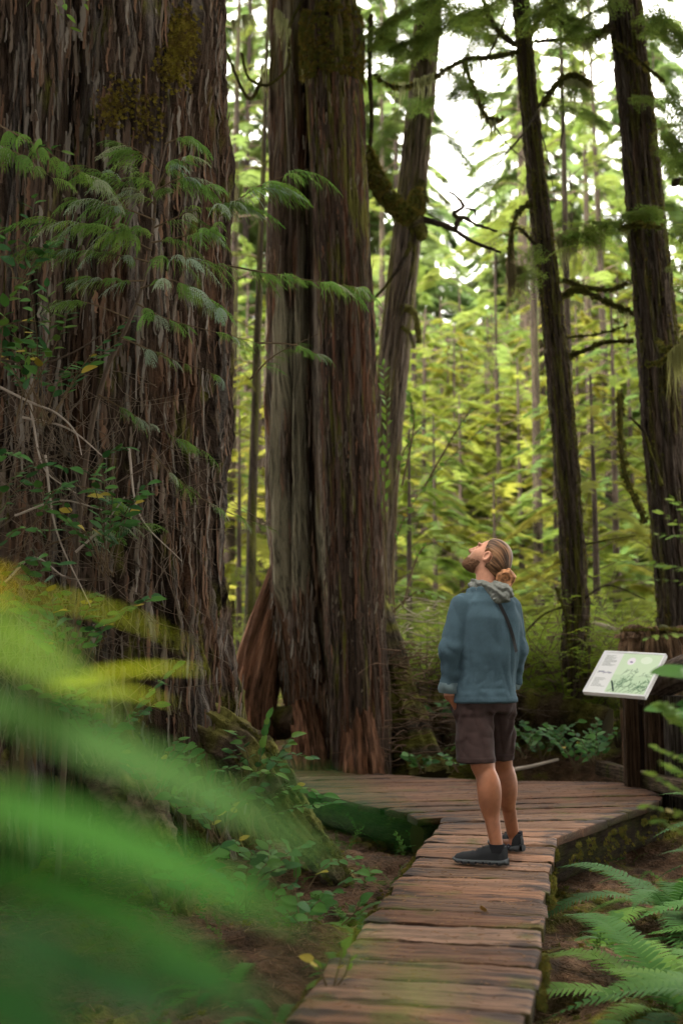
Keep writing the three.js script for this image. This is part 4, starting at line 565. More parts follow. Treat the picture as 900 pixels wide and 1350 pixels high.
    const t0 = pt(0.018, 0.022 * thumbSide, -0.008), t1 = pt(0.052, 0.048 * thumbSide, -0.016), t2 = pt(0.085, 0.054 * thumbSide, -0.022); bones.push([t0, t1, 0.015, 0.012], [t1, t2, 0.0115, 0.009]);
    return (p) => { let D = 1; bones.forEach(([A, Bq, ra, rb], i) => { D = smin(D, cone(p, A, Bq, ra, rb), i < 5 ? 0.014 : 0.004); }); return D; }; }
  const handL = hand([-0.208, 0.915, 0.072], [0.55, -1, -0.25], [0.5, 0, -0.85], 1), handR = hand([0.146, 0.925, -0.15], [-0.25, -1, -0.15], [-0.5, 0, -0.85], 1);
  const calf = (p, k, a, out) => { let d = cone(p, k, a, 0.050, 0.034); const m = [lerp(k[0], a[0], 0.36) + out[0], lerp(k[1], a[1], 0.36), lerp(k[2], a[2], 0.36) + out[1]]; d = smin(d, ell(p[0] - m[0], p[1] - m[1], p[2] - m[2], 0.059, 0.125, 0.060), 0.035); d = smin(d, cone(p, k, [k[0], k[1] + 0.02, k[2]], 0.052, 0.055), 0.03); return d; };
  const legD = (p, h, k, a, ft, o) => { let d = cone(p, h, k, 0.078, 0.056); d = smin(d, calf(p, k, a, o), 0.03); return smin(d, cone(p, [a[0], 0.045, a[2]], [ft[0], 0.036, ft[2]], 0.030, 0.020), 0.02); };
  const legs = (p) => Math.min(legD(p, J.hl, J.kl, J.al, [-0.10, 0.045, 0.17], [0.012, 0.014]), legD(p, J.hr, J.kr, J.ar, [0.10, 0.045, -0.31], [0.008, 0.016]));
  const arms = (p) => Math.min(cone(p, J.el, J.wl, 0.04, 0.03), cone(p, J.wl, [-0.212, 0.90, 0.075], 0.03, 0.029), cone(p, J.er, J.wr, 0.04, 0.029));
  const core = (p) => smin(torso(p, -0.025, 0.9, 1.47), Math.min(cone(p, J.sl, J.el, 0.05, 0.04), cone(p, J.sr, J.er, 0.05, 0.04)), 0.03);
  const DY = -0.05, low = (g) => g.translate(0, DY, 0);
  const bodyGeo = mergeGeometries([low(surf(headBody, [-0.17, 1.43, -0.16], [0.18, 1.79, 0.16], 0.0045, skin)), low(surf((p) => Math.min(smin(handL(p), arms(p), 0.012), 1), [-0.30, 0.72, -0.02], [-0.14, 1.16, 0.18], 0.005, skin)), low(surf((p) => smin(handR(p), arms(p), 0.012), [0.05, 0.72, -0.27], [0.24, 1.16, -0.02], 0.005, skin)), surf((p) => smin(legs(p), core([p[0], p[1] - DY, p[2]]), 0.03), [-0.30, 0.02, -0.36], [0.30, 1.50, 0.30], 0.012, skin)]);
  part('body', bodyGeo, phys({ vertexColors: true, roughness: 0.55, specularIntensity: 0.5 }), man);
  // ---- beard and hair
  const partL = (n, g, m, p) => part(n, low(g), m, p);
  const strand = (q, fr) => { const ph = Math.atan2(q[0], q[1] + 0.028), k = fr * 0.055; return n3(Math.cos(ph) * k, Math.sin(ph) * k, q[2] * 9); };
  partL('beard', surf((p) => { const q = toHead(p), d = headD(q) - 0.0035 - 0.002 * n3(q[0] * 90, q[1] * 90, q[2] * 90); const reg = Math.max(q[1] + 0.058 + 0.008 * n3(q[0] * 60, 3, q[2] * 60) - 0.25 * Math.max(0, Math.abs(q[0]) - 0.03) - 0.3 * Math.max(0, 0.05 - q[2]), 0.0 - q[2] + 0.004, -Math.min(Math.hypot(q[0] / 1.8, q[1] + 0.056, q[2] - 0.10) - 0.013, 1)); return smax(d, reg, 0.006); }, [-0.15, 1.5, -0.14], [0.12, 1.76, 0.14], 0.0045, (p) => { const k = 0.75 + 0.5 * (0.5 + 0.5 * n3(p[0] * 160, p[1] * 160, p[2] * 160)); return [0.10 * k, 0.052 * k, 0.03 * k]; }), std({ vertexColors: true, roughness: 0.8 }), man);
  const hairTint = (lo, hi) => (p) => { const q = toHead(p), k = 0.5 + 0.5 * strand(q, 190), m = 0.5 + 0.5 * strand(q, 80); return [0, 1, 2].map((i) => lerp(lo[i], hi[i], clamp(0.45 + 1.3 * (k - 0.5) + 1.0 * (m - 0.5)))); };
  partL('hair', surf((p) => { const q = toHead(p); let d = ell(q[0], q[1] - 0.024, q[2] + 0.016, 0.0845, 0.108, 0.106) - 0.0012 * strand(q, 60) - 0.0008 * strand(q, 150);
    d = smin(d, cone(q, [0, -0.01, -0.09], [0, -0.03, -0.125], 0.05, 0.03), 0.04);
    const hair = Math.max(q[2] - 0.058 - 0.45 * (q[1] - 0.09), q[2] - 0.035 - 0.9 * Math.max(0, q[1] - 0.02), -(q[1] + 0.085 + 0.25 * (q[2] + 0.05)), Math.abs(q[0]) > 0.05 ? -(Math.hypot(q[1] + 0.006, (q[2] + 0.006) * 1.25) - 0.034) : -1) + 0.006 * n3(q[0] * 40, q[1] * 40, q[2] * 40); return smax(d, hair, 0.022); }, [-0.14, 1.50, -0.15], [0.19, 1.80, 0.16], 0.0042, hairTint([0.03, 0.015, 0.008], [0.17, 0.088, 0.045])), phys({ vertexColors: true, roughness: 0.6, specularIntensity: 0.3 }), man);
  const bc = fromHead(0.012, -0.028, -0.145);
  const coil = (q) => { const x = q[0], y = q[1] * 0.95 + q[2] * 0.3, z = q[2] - q[1] * 0.3, r = Math.hypot(x, y), a = Math.atan2(y, x), m = Math.atan2(z, r - 0.032); return [r, a, m, z]; };
  partL('hair_bun', surf((p) => { const q = [p[0] - bc[0], p[1] - bc[1], p[2] - bc[2]], [r, a, m, z] = coil(q); let d = Math.hypot(r - 0.031, z) - 0.0235 - 0.0010 * Math.sin(m * 7 + a * 2) - 0.005 * n3(q[0] * 25, q[1] * 25, q[2] * 25); d = smin(d, ell(q[0] + 0.01, q[1], q[2] + 0.012, 0.036, 0.034, 0.03), 0.012); d = smin(d, cone(q, [0.012, -0.045, 0.012], [0.016, -0.075, 0.016], 0.016, 0.006), 0.012); return d; }, [bc[0] - 0.09, bc[1] - 0.11, bc[2] - 0.08], [bc[0] + 0.09, bc[1] + 0.09, bc[2] + 0.08], 0.0035, (p) => { const q = [p[0] - bc[0], p[1] - bc[1], p[2] - bc[2]], [r, a, m] = coil(q), k = clamp(0.45 + 0.3 * Math.sin(m * 5 + a * 2) + 0.4 * n3(m * 3, a * 0.8, 2) + 0.25 * n3(q[0] * 60, q[1] * 60, q[2] * 60)); return [lerp(0.12, 0.42, k), lerp(0.055, 0.20, k), lerp(0.028, 0.10, k)]; }), std({ vertexColors: true, roughness: 0.5 }), man);
  // ---- sweater
  const fold = (p) => { const q = n3(p[0] * 9 + p[1] * 1.5, p[1] * 1.7 - p[0] * 2, p[2] * 9 + 5), w = n3(p[0] * 8 - p[1] * 9, p[1] * 7 + p[0] * 8, p[2] * 8); return 0.008 * (Math.abs(q) - 0.3) + 0.004 * (Math.abs(w) - 0.3) * smooth(1.25, 0.95, p[1]); };
  const sleeve = (p, a, b, c, y0) => { const e = 0.003 * Math.sin((p[1] - b[1]) * 58 + (p[0] + p[2]) * 34 + 3 * n3(p[0] * 9, p[1] * 9, p[2] * 9)) * Math.exp(-(((p[1] - b[1]) / 0.09) ** 2)) + 0.005 * Math.sin((p[1] - c[1]) * 80 + p[0] * 30) * Math.exp(-(((p[1] - c[1] - 0.06) / 0.05) ** 2)); let d = smin(cone(p, a, b, 0.066, 0.054), cone(p, b, c, 0.054, 0.047), 0.03) - e; return smax(d, y0 - p[1], 0.006); };
  const sweaterD = (p) => { const hem = smooth(0.95, 0.86, p[1]) * 0.006; let d = torso(p, 0.020 + hem, 0.862, 1.478); d = smin(d, sleeve(p, J.sl, J.el, J.wl, 0.93), 0.014); d = smin(d, sleeve(p, J.sr, J.er, J.wr, 0.955), 0.014); d = smax(d, -(cone(p, [0, 1.45, 0], [0, 1.6, 0], 0.070, 0.10)), 0.01);
    const calm = smooth(0.865, 0.93, p[1]); return d - fold(p) * (0.25 + 0.75 * calm) - 0.006 * Math.sin((p[0] * 0.8 - p[2] * 0.4) * 38 + p[1] * 7) * smooth(1.4, 1.0, p[1]) * smooth(0.86, 0.95, p[1]) * 0.5 - 0.0015 * smooth(0.892, 0.888, p[1]); };
  const blue = (p) => { const k = 0.94 + 0.08 * n3(p[0] * 60, p[1] * 60, p[2] * 60) + 0.08 * n3(p[0] * 8, p[1] * 8, p[2] * 8); return [0.047 * k, 0.078 * k, 0.101 * k]; };
  const cloth = (o) => phys({ vertexColors: true, roughness: 0.95, bumpMap: T.knit, bumpScale: 0.0012, sheen: 0.2, sheenColor: C(0.35, 0.45, 0.5), sheenRoughness: 0.6, specularIntensity: 0.12, ...o });
  const sw = partL('sweater', surf(sweaterD, [-0.32, 0.84, -0.26], [0.31, 1.52, 0.24], 0.0075, blue), cloth(), man);
  const ring = (c, a, r, h, name, col, par) => { const g = limb([V(...c).addScaledVector(V(...a), -h / 2), V(...c), V(...c).addScaledVector(V(...a), h / 2)], (t) => r + 0.006 * Math.sin(t * Math.PI), { su: 30, sv: 12, bumps: (q, t) => 0.0035 * Math.sin(q * 3 + t * 4) + 0.002 * Math.sin(q * 9), tint: () => col }); part(name, low(g), cloth({ sheen: 0.1 }), par); };
  ring([-0.214, 0.944, 0.077], [0.02, 1, 0.12], 0.051, 0.055, 'cuff', [0.10, 0.135, 0.15], sw); ring([0.151, 0.965, -0.136], [0.12, 1, 0.3], 0.050, 0.05, 'cuff', [0.10, 0.135, 0.15], sw);
  // hood lining round the neck
  const hoodD = (p) => { const x = p[0] - 0.012, y = p[1] - 1.482 + 0.12 * (x * syw + p[2] * cyw) + 0.05 * x, z = p[2] - 0.006, r = Math.hypot(x, z); let d = Math.hypot(r - 0.078, y * 0.8) - 0.026; d = smin(d, ell(p[0] - 0.062, p[1] - 1.438, p[2] - 0.098, 0.066, 0.052, 0.040), 0.03); d = smin(d, ell(p[0] - 0.092, p[1] - 1.455, p[2] - 0.06, 0.05, 0.045, 0.045), 0.03);
    return d - 0.0055 * Math.sin(p[0] * 70 + p[1] * 95 + 2 * n3(p[0] * 12, p[1] * 12, p[2] * 12)) - 0.003 * n3(p[0] * 40, p[1] * 40, p[2] * 40); };
  partL('hood', surf(hoodD, [-0.13, 1.36, -0.13], [0.18, 1.56, 0.18], 0.005, (p) => { const k = 0.9 + 0.15 * n3(p[0] * 30, p[1] * 30, p[2] * 30); return [0.135 * k, 0.14 * k, 0.132 * k]; }), cloth({ sheen: 0 }), man);
  // dark strip on the back, standing in for the shade of a crease
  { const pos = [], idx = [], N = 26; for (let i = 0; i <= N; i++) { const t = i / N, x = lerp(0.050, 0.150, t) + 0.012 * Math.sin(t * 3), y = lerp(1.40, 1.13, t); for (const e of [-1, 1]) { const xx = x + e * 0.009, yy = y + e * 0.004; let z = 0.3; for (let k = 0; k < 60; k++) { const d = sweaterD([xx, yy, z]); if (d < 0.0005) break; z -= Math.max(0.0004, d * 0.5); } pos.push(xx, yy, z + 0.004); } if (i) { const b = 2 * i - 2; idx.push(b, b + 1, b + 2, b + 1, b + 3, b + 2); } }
    const top = quadGeo(pos, idx); const back = top.clone().translate(0, 0, -0.006); part('crease_shade_strip', low(mergeGeometries([top, back])), std({ color: C(0.018, 0.018, 0.02), roughness: 0.8 }), man); }
  // ---- shorts
  const shortsD = (p) => { const l = cone(p, [-0.082, 0.80, 0.03], [-0.076, 0.50, 0.105], 0.102, 0.100), r = cone(p, [0.055, 0.80, -0.03], [0.062, 0.50, -0.10], 0.098, 0.088); let d = smin(l, r, 0.012); d = smin(d, torso(p, 0.004, 0.76, 0.875), 0.03); d = smax(d, 0.507 - 0.03 * (p[0] + 0.05) - p[1], 0.004);
    const w = Math.sin(p[1] * 42 - p[0] * 62 + p[2] * 20 + 2.5 * n3(p[0] * 6, p[1] * 5, p[2] * 6)); return d - 0.005 * w * smooth(-0.3, 0.6, n3(p[0] * 6, p[1] * 4, 2)) - 0.008 * (Math.abs(n3(p[0] * 6 + p[1] * 6, p[1] * 4 - p[0] * 6, p[2] * 6)) - 0.3) * smooth(0.84, 0.76, p[1]) - 0.0025 * smooth(0.535, 0.53, p[1]); };
  part('shorts', surf(shortsD, [-0.24, 0.48, -0.26], [0.22, 0.95, 0.28], 0.007, (p) => { const k = 0.9 + 0.15 * n3(p[0] * 20, p[1] * 20, p[2] * 20); return [0.034 * k, 0.021 * k, 0.020 * k]; }), cloth({ sheen: 0.15, roughness: 0.8, bumpScale: 0.0004 }), man);
  // ---- shoes
  function shoe(heel, toe, side) {
    const g = new THREE.Group(); g.name = 'shoe'; const d = V(toe[0] - heel[0], 0, toe[2] - heel[2]); g.position.set(heel[0], 0, heel[2]); g.rotation.y = Math.atan2(-d.z, d.x); man.add(g);
    const LN = 0.278, W = [[0, 0.003], [0.05, 0.036], [0.18, 0.044], [0.4, 0.042], [0.62, 0.047], [0.8, 0.046], [0.92, 0.036], [1, 0.012]], H = [[0, 0.085], [0.05, 0.098], [0.16, 0.092], [0.32, 0.100], [0.44, 0.088], [0.62, 0.066], [0.82, 0.058], [0.95, 0.048], [1, 0.03]], lk = (T_, x) => { let i = 0; while (i < T_.length - 2 && x > T_[i + 1][0]) i++; const q = clamp((x - T_[i][0]) / (T_[i + 1][0] - T_[i][0])); return lerp(T_[i][1], T_[i + 1][1], q * q * (3 - 2 * q)); }, off = (x) => side * 0.008 * Math.sin(x * 3);
    const pos = [], idx = [], nu = 36, nv = 18; for (let i = 0; i <= nu; i++) { const x = i / nu; for (let j = 0; j <= nv; j++) { const a = Math.PI * j / nv, ca = Math.cos(a), sa = Math.sin(a), w = lk(W, x), h = lk(H, x) - 0.02; const e = 0.0016 * Math.sin(x * 60) * (x > 0.35 && x < 0.7 && sa > 0.75 ? 1 : 0); pos.push(x * LN, 0.02 + h * Math.pow(sa, 0.62) + e, Math.sign(ca) * Math.pow(Math.abs(ca), 0.8) * w * (1 - 0.28 * sa * sa) + off(x)); if (i && j) { const b = (i - 1) * (nv + 1) + j - 1; idx.push(b, b + nv + 1, b + 1, b + 1, b + nv + 1, b + nv + 2); } } }
    const upper = part('upper', quadGeo(pos, idx), phys({ color: C(0.012, 0.013, 0.015), roughness: 0.85, specularIntensity: 0.4, bumpMap: T.knit, bumpScale: 0.001 }), g); upper.material.side = THREE.DoubleSide;
    const sp = [], si = [], ns = 60; for (let i = 0; i <= ns; i++) { const x = i / ns, w = lk(W, x) + 0.006, pod = 0.5 + 0.5 * Math.cos(x * 2 * Math.PI * 6.5), y0 = 0.003 + 0.006 * Math.pow(1 - pod, 2) + 0.012 * smooth(0.85, 1, x), y1 = 0.030 - 0.004 * Math.sin(x * 3) + 0.006 * smooth(0.15, 0, x); for (const [y, k] of [[y1, 0.94], [(y0 + y1) / 2, 1], [y0, 0.9], [y0, -0.9], [(y0 + y1) / 2, -1], [y1, -0.94], [y1, 0.94]]) sp.push(x * (LN + 0.012) - 0.006, y, w * k + off(x)); if (i) for (let j = 0; j < 6; j++) { const b = (i - 1) * 7 + j; si.push(b, b + 1, b + 7, b + 1, b + 8, b + 7); } }
    part('sole', quadGeo(sp, si), std({ color: C(0.05, 0.055, 0.06), roughness: 0.7, side: THREE.DoubleSide }), g);
    for (let i = 0; i < 6; i++) { const x = 0.05 + i * 0.036; part('sole_pod', new THREE.CylinderGeometry(0.006, 0.006, (lk(W, x / LN) + 0.0065) * 2, 10).rotateX(Math.PI / 2).translate(x, 0.014, off(x / LN)), std({ color: C(0.012, 0.012, 0.014), roughness: 0.8 }), g); }
    const white = std({ color: C(0.55, 0.56, 0.58), roughness: 0.6 }), zz = (x, k) => (lk(W, x) * k) * side;
    part('logo', mergeGeometries([new THREE.TorusGeometry(0.0075, 0.0018, 6, 14, 5).rotateX(-0.35 * side).translate(0.145, 0.052, zz(0.52, 0.93)), new THREE.BoxGeometry(0.003, 0.014, 0.002).rotateX(-0.35 * side).translate(0.134, 0.054, zz(0.52, 0.92)), new THREE.BoxGeometry(0.003, 0.010, 0.002).rotateX(-0.35 * side).translate(0.128, 0.056, zz(0.5, 0.91))]), white, g);
    part('reflective_stripe', new THREE.BoxGeometry(0.045, 0.003, 0.002).rotateX(-0.25 * side).translate(0.075, 0.060, zz(0.27, 0.96)), white, g);
    part('sock', new THREE.CylinderGeometry(0.041, 0.044, 0.04, 22, 1).translate(0.054, 0.084, off(0.2)), std({ color: C(0.012, 0.012, 0.014), roughness: 1 }), g);
    for (let i = 0; i < 4; i++) part('lace', new THREE.CylinderGeometry(0.0022, 0.0022, 0.05, 6).rotateX(Math.PI / 2).rotateY(0.25 * (i % 2 ? 1 : -1)).translate(0.115 + i * 0.016, lk(H, (0.115 + i * 0.016) / LN) + 0.001, off(0.5)), std({ color: C(0.025, 0.026, 0.03), roughness: 0.8 }), g);
    part('heel_loop', new THREE.TorusGeometry(0.008, 0.003, 6, 12).translate(-0.004, 0.096, 0), std({ color: C(0.02, 0.02, 0.03), roughness: 0.8 }), g);
  }
  shoe([0.062, 0, 0.225], [-0.185, 0, 0.155], 1); shoe([0.185, 0, -0.165], [0.065, 0, -0.41], 1);
}
// ---------------------------------------------------------------- information panel on its timber stand, kerb beam, stump
{
  const hewn = (pts, r0, r1, seed, flat, tintF) => limb(pts, (t) => lerp(r0, r1, t), { su: 40, sv: 70, bumps: (a, t, p, rr) => { const q = flat ? rr * (Math.min(1 / Math.max(Math.abs(Math.cos(a)), 1e-3), 1 / Math.max(Math.abs(Math.sin(a)), 1e-3)) - 1) * 0.86 : 0; return q + rr * 0.10 * fbm(Math.cos(a) * 2, t * 1.5, Math.sin(a) * 2 + seed, 3) - rr * 0.10 * (1 - smooth(0, 0.22, Math.abs(n3(Math.cos(a) * 4, t * 1.3, Math.sin(a) * 4 + seed)))); }, tint: tintF });
  const woodT = (seed, c, m0 = -0.1) => (a, t, p) => { const k = 0.75 + 0.4 * n3(p.x * 30 + a * 3, p.y * 2.5, p.z * 30 + seed), m = smooth(0.1, 0.5, fbm(p.x * 3, p.y * 3 + seed, p.z * 3, 3) + m0); return [lerp(c[0], 0.085, m) * k, lerp(c[1], 0.085, m) * k, lerp(c[2], 0.02, m) * k]; };
  const st = thing('sign_stand', 'dark split-timber stand of upright posts under a curved log cap', 'stand', V(2.55, 0, -9.55));
  const post = (px, d, r, y1, s, c) => { const b = at(px, 1035, d); partW('post', hewn([V(b.x, -0.35, -d), V(b.x, 0.3, -d), V(b.x, y1, -d)], r, r * 0.96, s, true, woodT(s, c)), MAT.bark, st); };
  post(833, 9.5, 0.058, 0.74, 1, [0.10, 0.06, 0.036]); post(866, 9.45, 0.078, 0.74, 2, [0.095, 0.058, 0.036]); post(890, 9.3, 0.07, 0.74, 3, [0.115, 0.095, 0.08]); post(915, 9.2, 0.09, 0.74, 4, [0.10, 0.075, 0.06]); post(848, 9.75, 0.06, 0.72, 5, [0.05, 0.032, 0.02]);
  partW('log_cap', hewn([at(846, 917, 9.7), at(868, 905, 9.45), at(892, 890, 9.3), at(930, 880, 9.2)], 0.085, 0.16, 6, false, woodT(6, [0.14, 0.105, 0.085], -0.05)), MAT.bark, st);
  // panel
  const pn = thing('information_panel', 'tilted white-edged interpretive panel with green plant drawings, on the timber stand', 'sign', at(823, 889, 9.35));
  const h = V(0.72, -0.045, 0.69).normalize(), vv = V(0.50, 0.70, -0.51); vv.addScaledVector(h, -vv.dot(h)).normalize(); const nn = V().crossVectors(h, vv).normalize();
  pn.quaternion.setFromRotationMatrix(new THREE.Matrix4().makeBasis(h, vv, nn));
  const W = 0.56, H = 0.475;
  part('tray', new THREE.BoxGeometry(W, H, 0.03), std({ color: C(0.62, 0.62, 0.62), roughness: 0.45 }), pn);
  const cv = document.createElement('canvas'); cv.width = 896; cv.height = 760; const x = cv.getContext('2d'), r = rng(77);
  x.fillStyle = '#d9d9d9'; x.fillRect(0, 0, 896, 760); x.fillStyle = '#b9cfae'; x.fillRect(300, 0, 596, 760); x.fillStyle = '#c5d8b9'; x.fillRect(300, 0, 596, 420);
  x.strokeStyle = '#4d5853'; x.lineWidth = 6; for (let i = 0; i < 12; i++) { x.globalAlpha = 0.8; x.beginPath(); x.moveTo(40, 60 + i * 18); x.lineTo(150 + r() * 110, 60 + i * 18); x.stroke(); } for (let i = 0; i < 9; i++) { x.beginPath(); x.moveTo(40, 500 + i * 20); x.lineTo(130 + r() * 130, 500 + i * 20); x.stroke(); } x.globalAlpha = 1;
  x.strokeStyle = '#5a5d78'; x.lineWidth = 9; x.beginPath(); x.moveTo(40, 410); for (let i = 0; i < 9; i++) x.quadraticCurveTo(50 + i * 24, 330 + r() * 90, 64 + i * 24, 385 + r() * 30); x.stroke();
  x.fillStyle = '#e2ddE4'; x.beginPath(); x.ellipse(470, 150, 62, 72, 0, 0, 7); x.fill(); x.fillStyle = '#8f86a0'; x.beginPath(); x.ellipse(475, 165, 28, 16, 0.3, 0, 7); x.fill(); x.fillStyle = '#d8e4d0'; x.beginPath(); x.ellipse(690, 120, 90, 70, 0.2, 0, 7); x.fill();
  const stalk = (X, Y, a, l, d) => { x.lineWidth = 2 + d * 1.6; x.strokeStyle = d > 2 ? '#3d5a44' : '#5c7b5e'; const e = [X + Math.cos(a) * l, Y + Math.sin(a) * l]; x.beginPath(); x.moveTo(X, Y); x.lineTo(...e); x.stroke(); if (d > 0) for (let i = 0; i < 3; i++) stalk(X + (e[0] - X) * (0.4 + 0.3 * i), Y + (e[1] - Y) * (0.4 + 0.3 * i), a + (r() - 0.5) * 1.8, l * 0.5, d - 1); else { x.fillStyle = '#4f7352'; x.beginPath(); x.ellipse(e[0], e[1], 9, 4, a, 0, 7); x.fill(); } };
  for (let i = 0; i < 9; i++) stalk(330 + i * 62, 750, -1.2 + r() * 0.7, 150 + r() * 110, 3); x.strokeStyle = '#33463c'; x.lineWidth = 26; x.beginPath(); x.moveTo(320, 540); x.lineTo(430, 740); x.stroke();
  for (let i = 0; i < 5; i++) stalk(420 + i * 90, 430, -1.2 + r(), 90, 2);
  const tx = new THREE.CanvasTexture(cv); tx.colorSpace = THREE.SRGBColorSpace;
  part('printed_face', new THREE.PlaneGeometry(W - 0.035, H - 0.035).translate(0, 0, 0.0175), std({ map: tx, roughness: 0.35 }), pn);
  for (const sgn of [-1, 1]) { part('edge_strip', new THREE.BoxGeometry(W, 0.016, 0.038).translate(0, sgn * (H / 2 - 0.007), 0.001), std({ color: C(0.70, 0.70, 0.71), roughness: 0.4 }), pn); part('edge_strip', new THREE.BoxGeometry(0.016, H - 0.034, 0.038).translate(sgn * (W / 2 - 0.007), 0, 0.001), std({ color: C(0.70, 0.70, 0.71), roughness: 0.4 }), pn); }
  // kerb beam
  const kb = solo('kerb_beam', hewn([V(2.36, 0.045, -10.55), V(2.48, 0.05, -9.7), V(2.63, 0.05, -8.75), V(2.75, 0.05, -8.0)], 0.062, 0.066, 9, true, woodT(9, [0.14, 0.10, 0.07], 0.02)), MAT.bark, 'mossy squared timber kerb along the edge of the landing', 'beam');
  // old stump
  const sg = thing('old_stump', 'rotting mossy stump with ragged split top behind the information panel', 'stump', V(3.1, 0.1, -11));
  partW('stump_wood', limb([at(880, 1020, 10.9), at(872, 920, 10.9), at(866, 860, 10.9), at(865, 832, 10.9)], (t) => 0.42 - 0.1 * t, { su: 90, sv: 50, bumps: (a, t, p, rr) => rr * 0.16 * fbm(Math.cos(a) * 2, t, Math.sin(a) * 2, 3) - 0.05 * (1 - smooth(0, 0.3, Math.abs(n3(Math.cos(a) * 3.4, t * 0.8, Math.sin(a) * 3.4)))), tint: woodT(4, [0.26, 0.16, 0.095], 0.02) }), MAT.bark, sg);
  for (let i = 0; i < 22; i++) { const a = i * 0.285 + 0.3 * R0(), c = at(865, 833, 10.9), hh = 0.01 + 0.09 * R0() * R0(), rr = 0.22 + 0.08 * R0(), p = V(c.x + Math.cos(a) * rr, c.y - 0.06, c.z + Math.sin(a) * rr); partW('splinter', limb([p, p.clone().add(V(0, 0.06 + hh * 0.5, 0)), p.clone().add(V(0.02 * (R0() - 0.5), 0.06 + hh, 0.01))], (t) => (0.05 + 0.04 * (i % 3)) * (1 - 0.75 * t), { su: 9, sv: 6, bumps: (q, t, pp, r0) => r0 * 0.4 * n3(q * 2, t * 3, i), tint: woodT(i, [0.22, 0.13, 0.075], 0.05) }), MAT.bark, sg); }
  tufts(sg, 350, (q) => { const a = q() * 6.3, rr = 0.34 * Math.sqrt(q()); const c = at(865, 833, 10.9); return [V(c.x + Math.cos(a) * rr, c.y + 0.0, c.z + Math.sin(a) * rr), V(0, 1, 0)]; }, 0.035, 69);
}
// ---------------------------------------------------------------- leaves and fronds
function ovate(wide, fold, curl, seed, sharp = 1) { // leaf of unit length along +x, face up
  const nu = 7, pos = [], idx = [], r = rng(seed);
  for (let i = 0; i <= nu; i++) { const t = i / nu, w = wide / 2 * Math.pow(Math.sin(Math.PI * Math.pow(t, 0.8)), sharp) * (i === 0 || i === nu ? 0.02 : 1), y = -curl * t * t; for (const s of [-1, -0.5, 0, 0.5, 1]) pos.push(t, y + fold * Math.abs(s) * w * 2 - 0.12 * w * Math.abs(s) ** 3 + 0.006 * (r() - 0.5), s * w); }
  for (let i = 0; i < nu; i++) for (let j = 0; j < 4; j++) { const a = i * 5 + j; idx.push(a, a + 1, a + 5, a + 1, a + 6, a + 5); }
  return quadGeo(pos, idx);
}
const SALAL = [ovate(0.56, 0.10, 0.15, 1, 0.8), ovate(0.60, 0.16, 0.28, 2, 0.8), ovate(0.52, 0.06, 0.05, 3, 0.8)], HUCK = [ovate(0.5, 0.1, 0.1, 4), ovate(0.46, 0.05, 0.2, 5)];
const SALMAT = [[0.035, 0.10, 0.020], [0.05, 0.125, 0.022], [0.025, 0.08, 0.022], [0.085, 0.16, 0.025]].map((c) => tinted(MAT.glossy, ...c)), YELL = tinted(MAT.glossy, 0.28, 0.22, 0.03), HUCKMAT = [[0.10, 0.17, 0.025], [0.08, 0.14, 0.024], [0.14, 0.20, 0.03]].map((c) => tinted(MAT.frond, ...c));
const stemMat = tinted(MAT.twig, 0.10, 0.07, 0.04), greenStem = tinted(MAT.twig, 0.09, 0.10, 0.03);
// shrub: stems given as point lists (world), leaves along each; every leaf a mesh
function leafShrub(name, label, cat, group, root, stems, o) {
  const g = thing(name, label, cat, root, group), r = rng(o.seed), geos = o.geos ?? SALAL, mats = o.mats ?? SALMAT;
  for (const st of stems) { const pts = st.map((p) => p.isVector3 ? p : at(...p)), c = curve(pts), L = c.getLength();
    partW('stem', limb(pts, (t) => (o.stem ?? 0.004) * (1 - 0.6 * t), { su: 5, sv: 5 * pts.length }), o.stemMat ?? stemMat, g);
    const n = Math.max(3, Math.round(L / (o.gap ?? 0.05)));
    for (let i = 0; i < n; i++) { const t = lerp(o.from ?? 0.25, 1, (i + 0.5) / n), p = c.getPoint(t), d = c.getTangent(t), s = i % 2 ? 1 : -1; d.y *= 0.3; d.normalize(); d.applyAxisAngle(V(0, 1, 0), s * (0.9 + 0.4 * (r() - 0.5)) * (i === n - 1 ? 0.2 : 1)); d.y += (o.lift ?? 0.05) + (r() - 0.5) * 0.5;
      const m = part('leaf', geos[r() * geos.length | 0], r() < (o.yellow ?? 0.006) ? YELL : mats[r() * mats.length | 0], g); m.position.copy(p).sub(g.position); const up = V((r() - 0.5) * 0.8, 1, (o.face ?? 0.5) + (r() - 0.5) * 0.8).normalize(); m.quaternion.copy(along(d, up)); m.scale.setScalar((o.size ?? 0.075) * (0.65 + 0.6 * r())); } }
  return g;
}
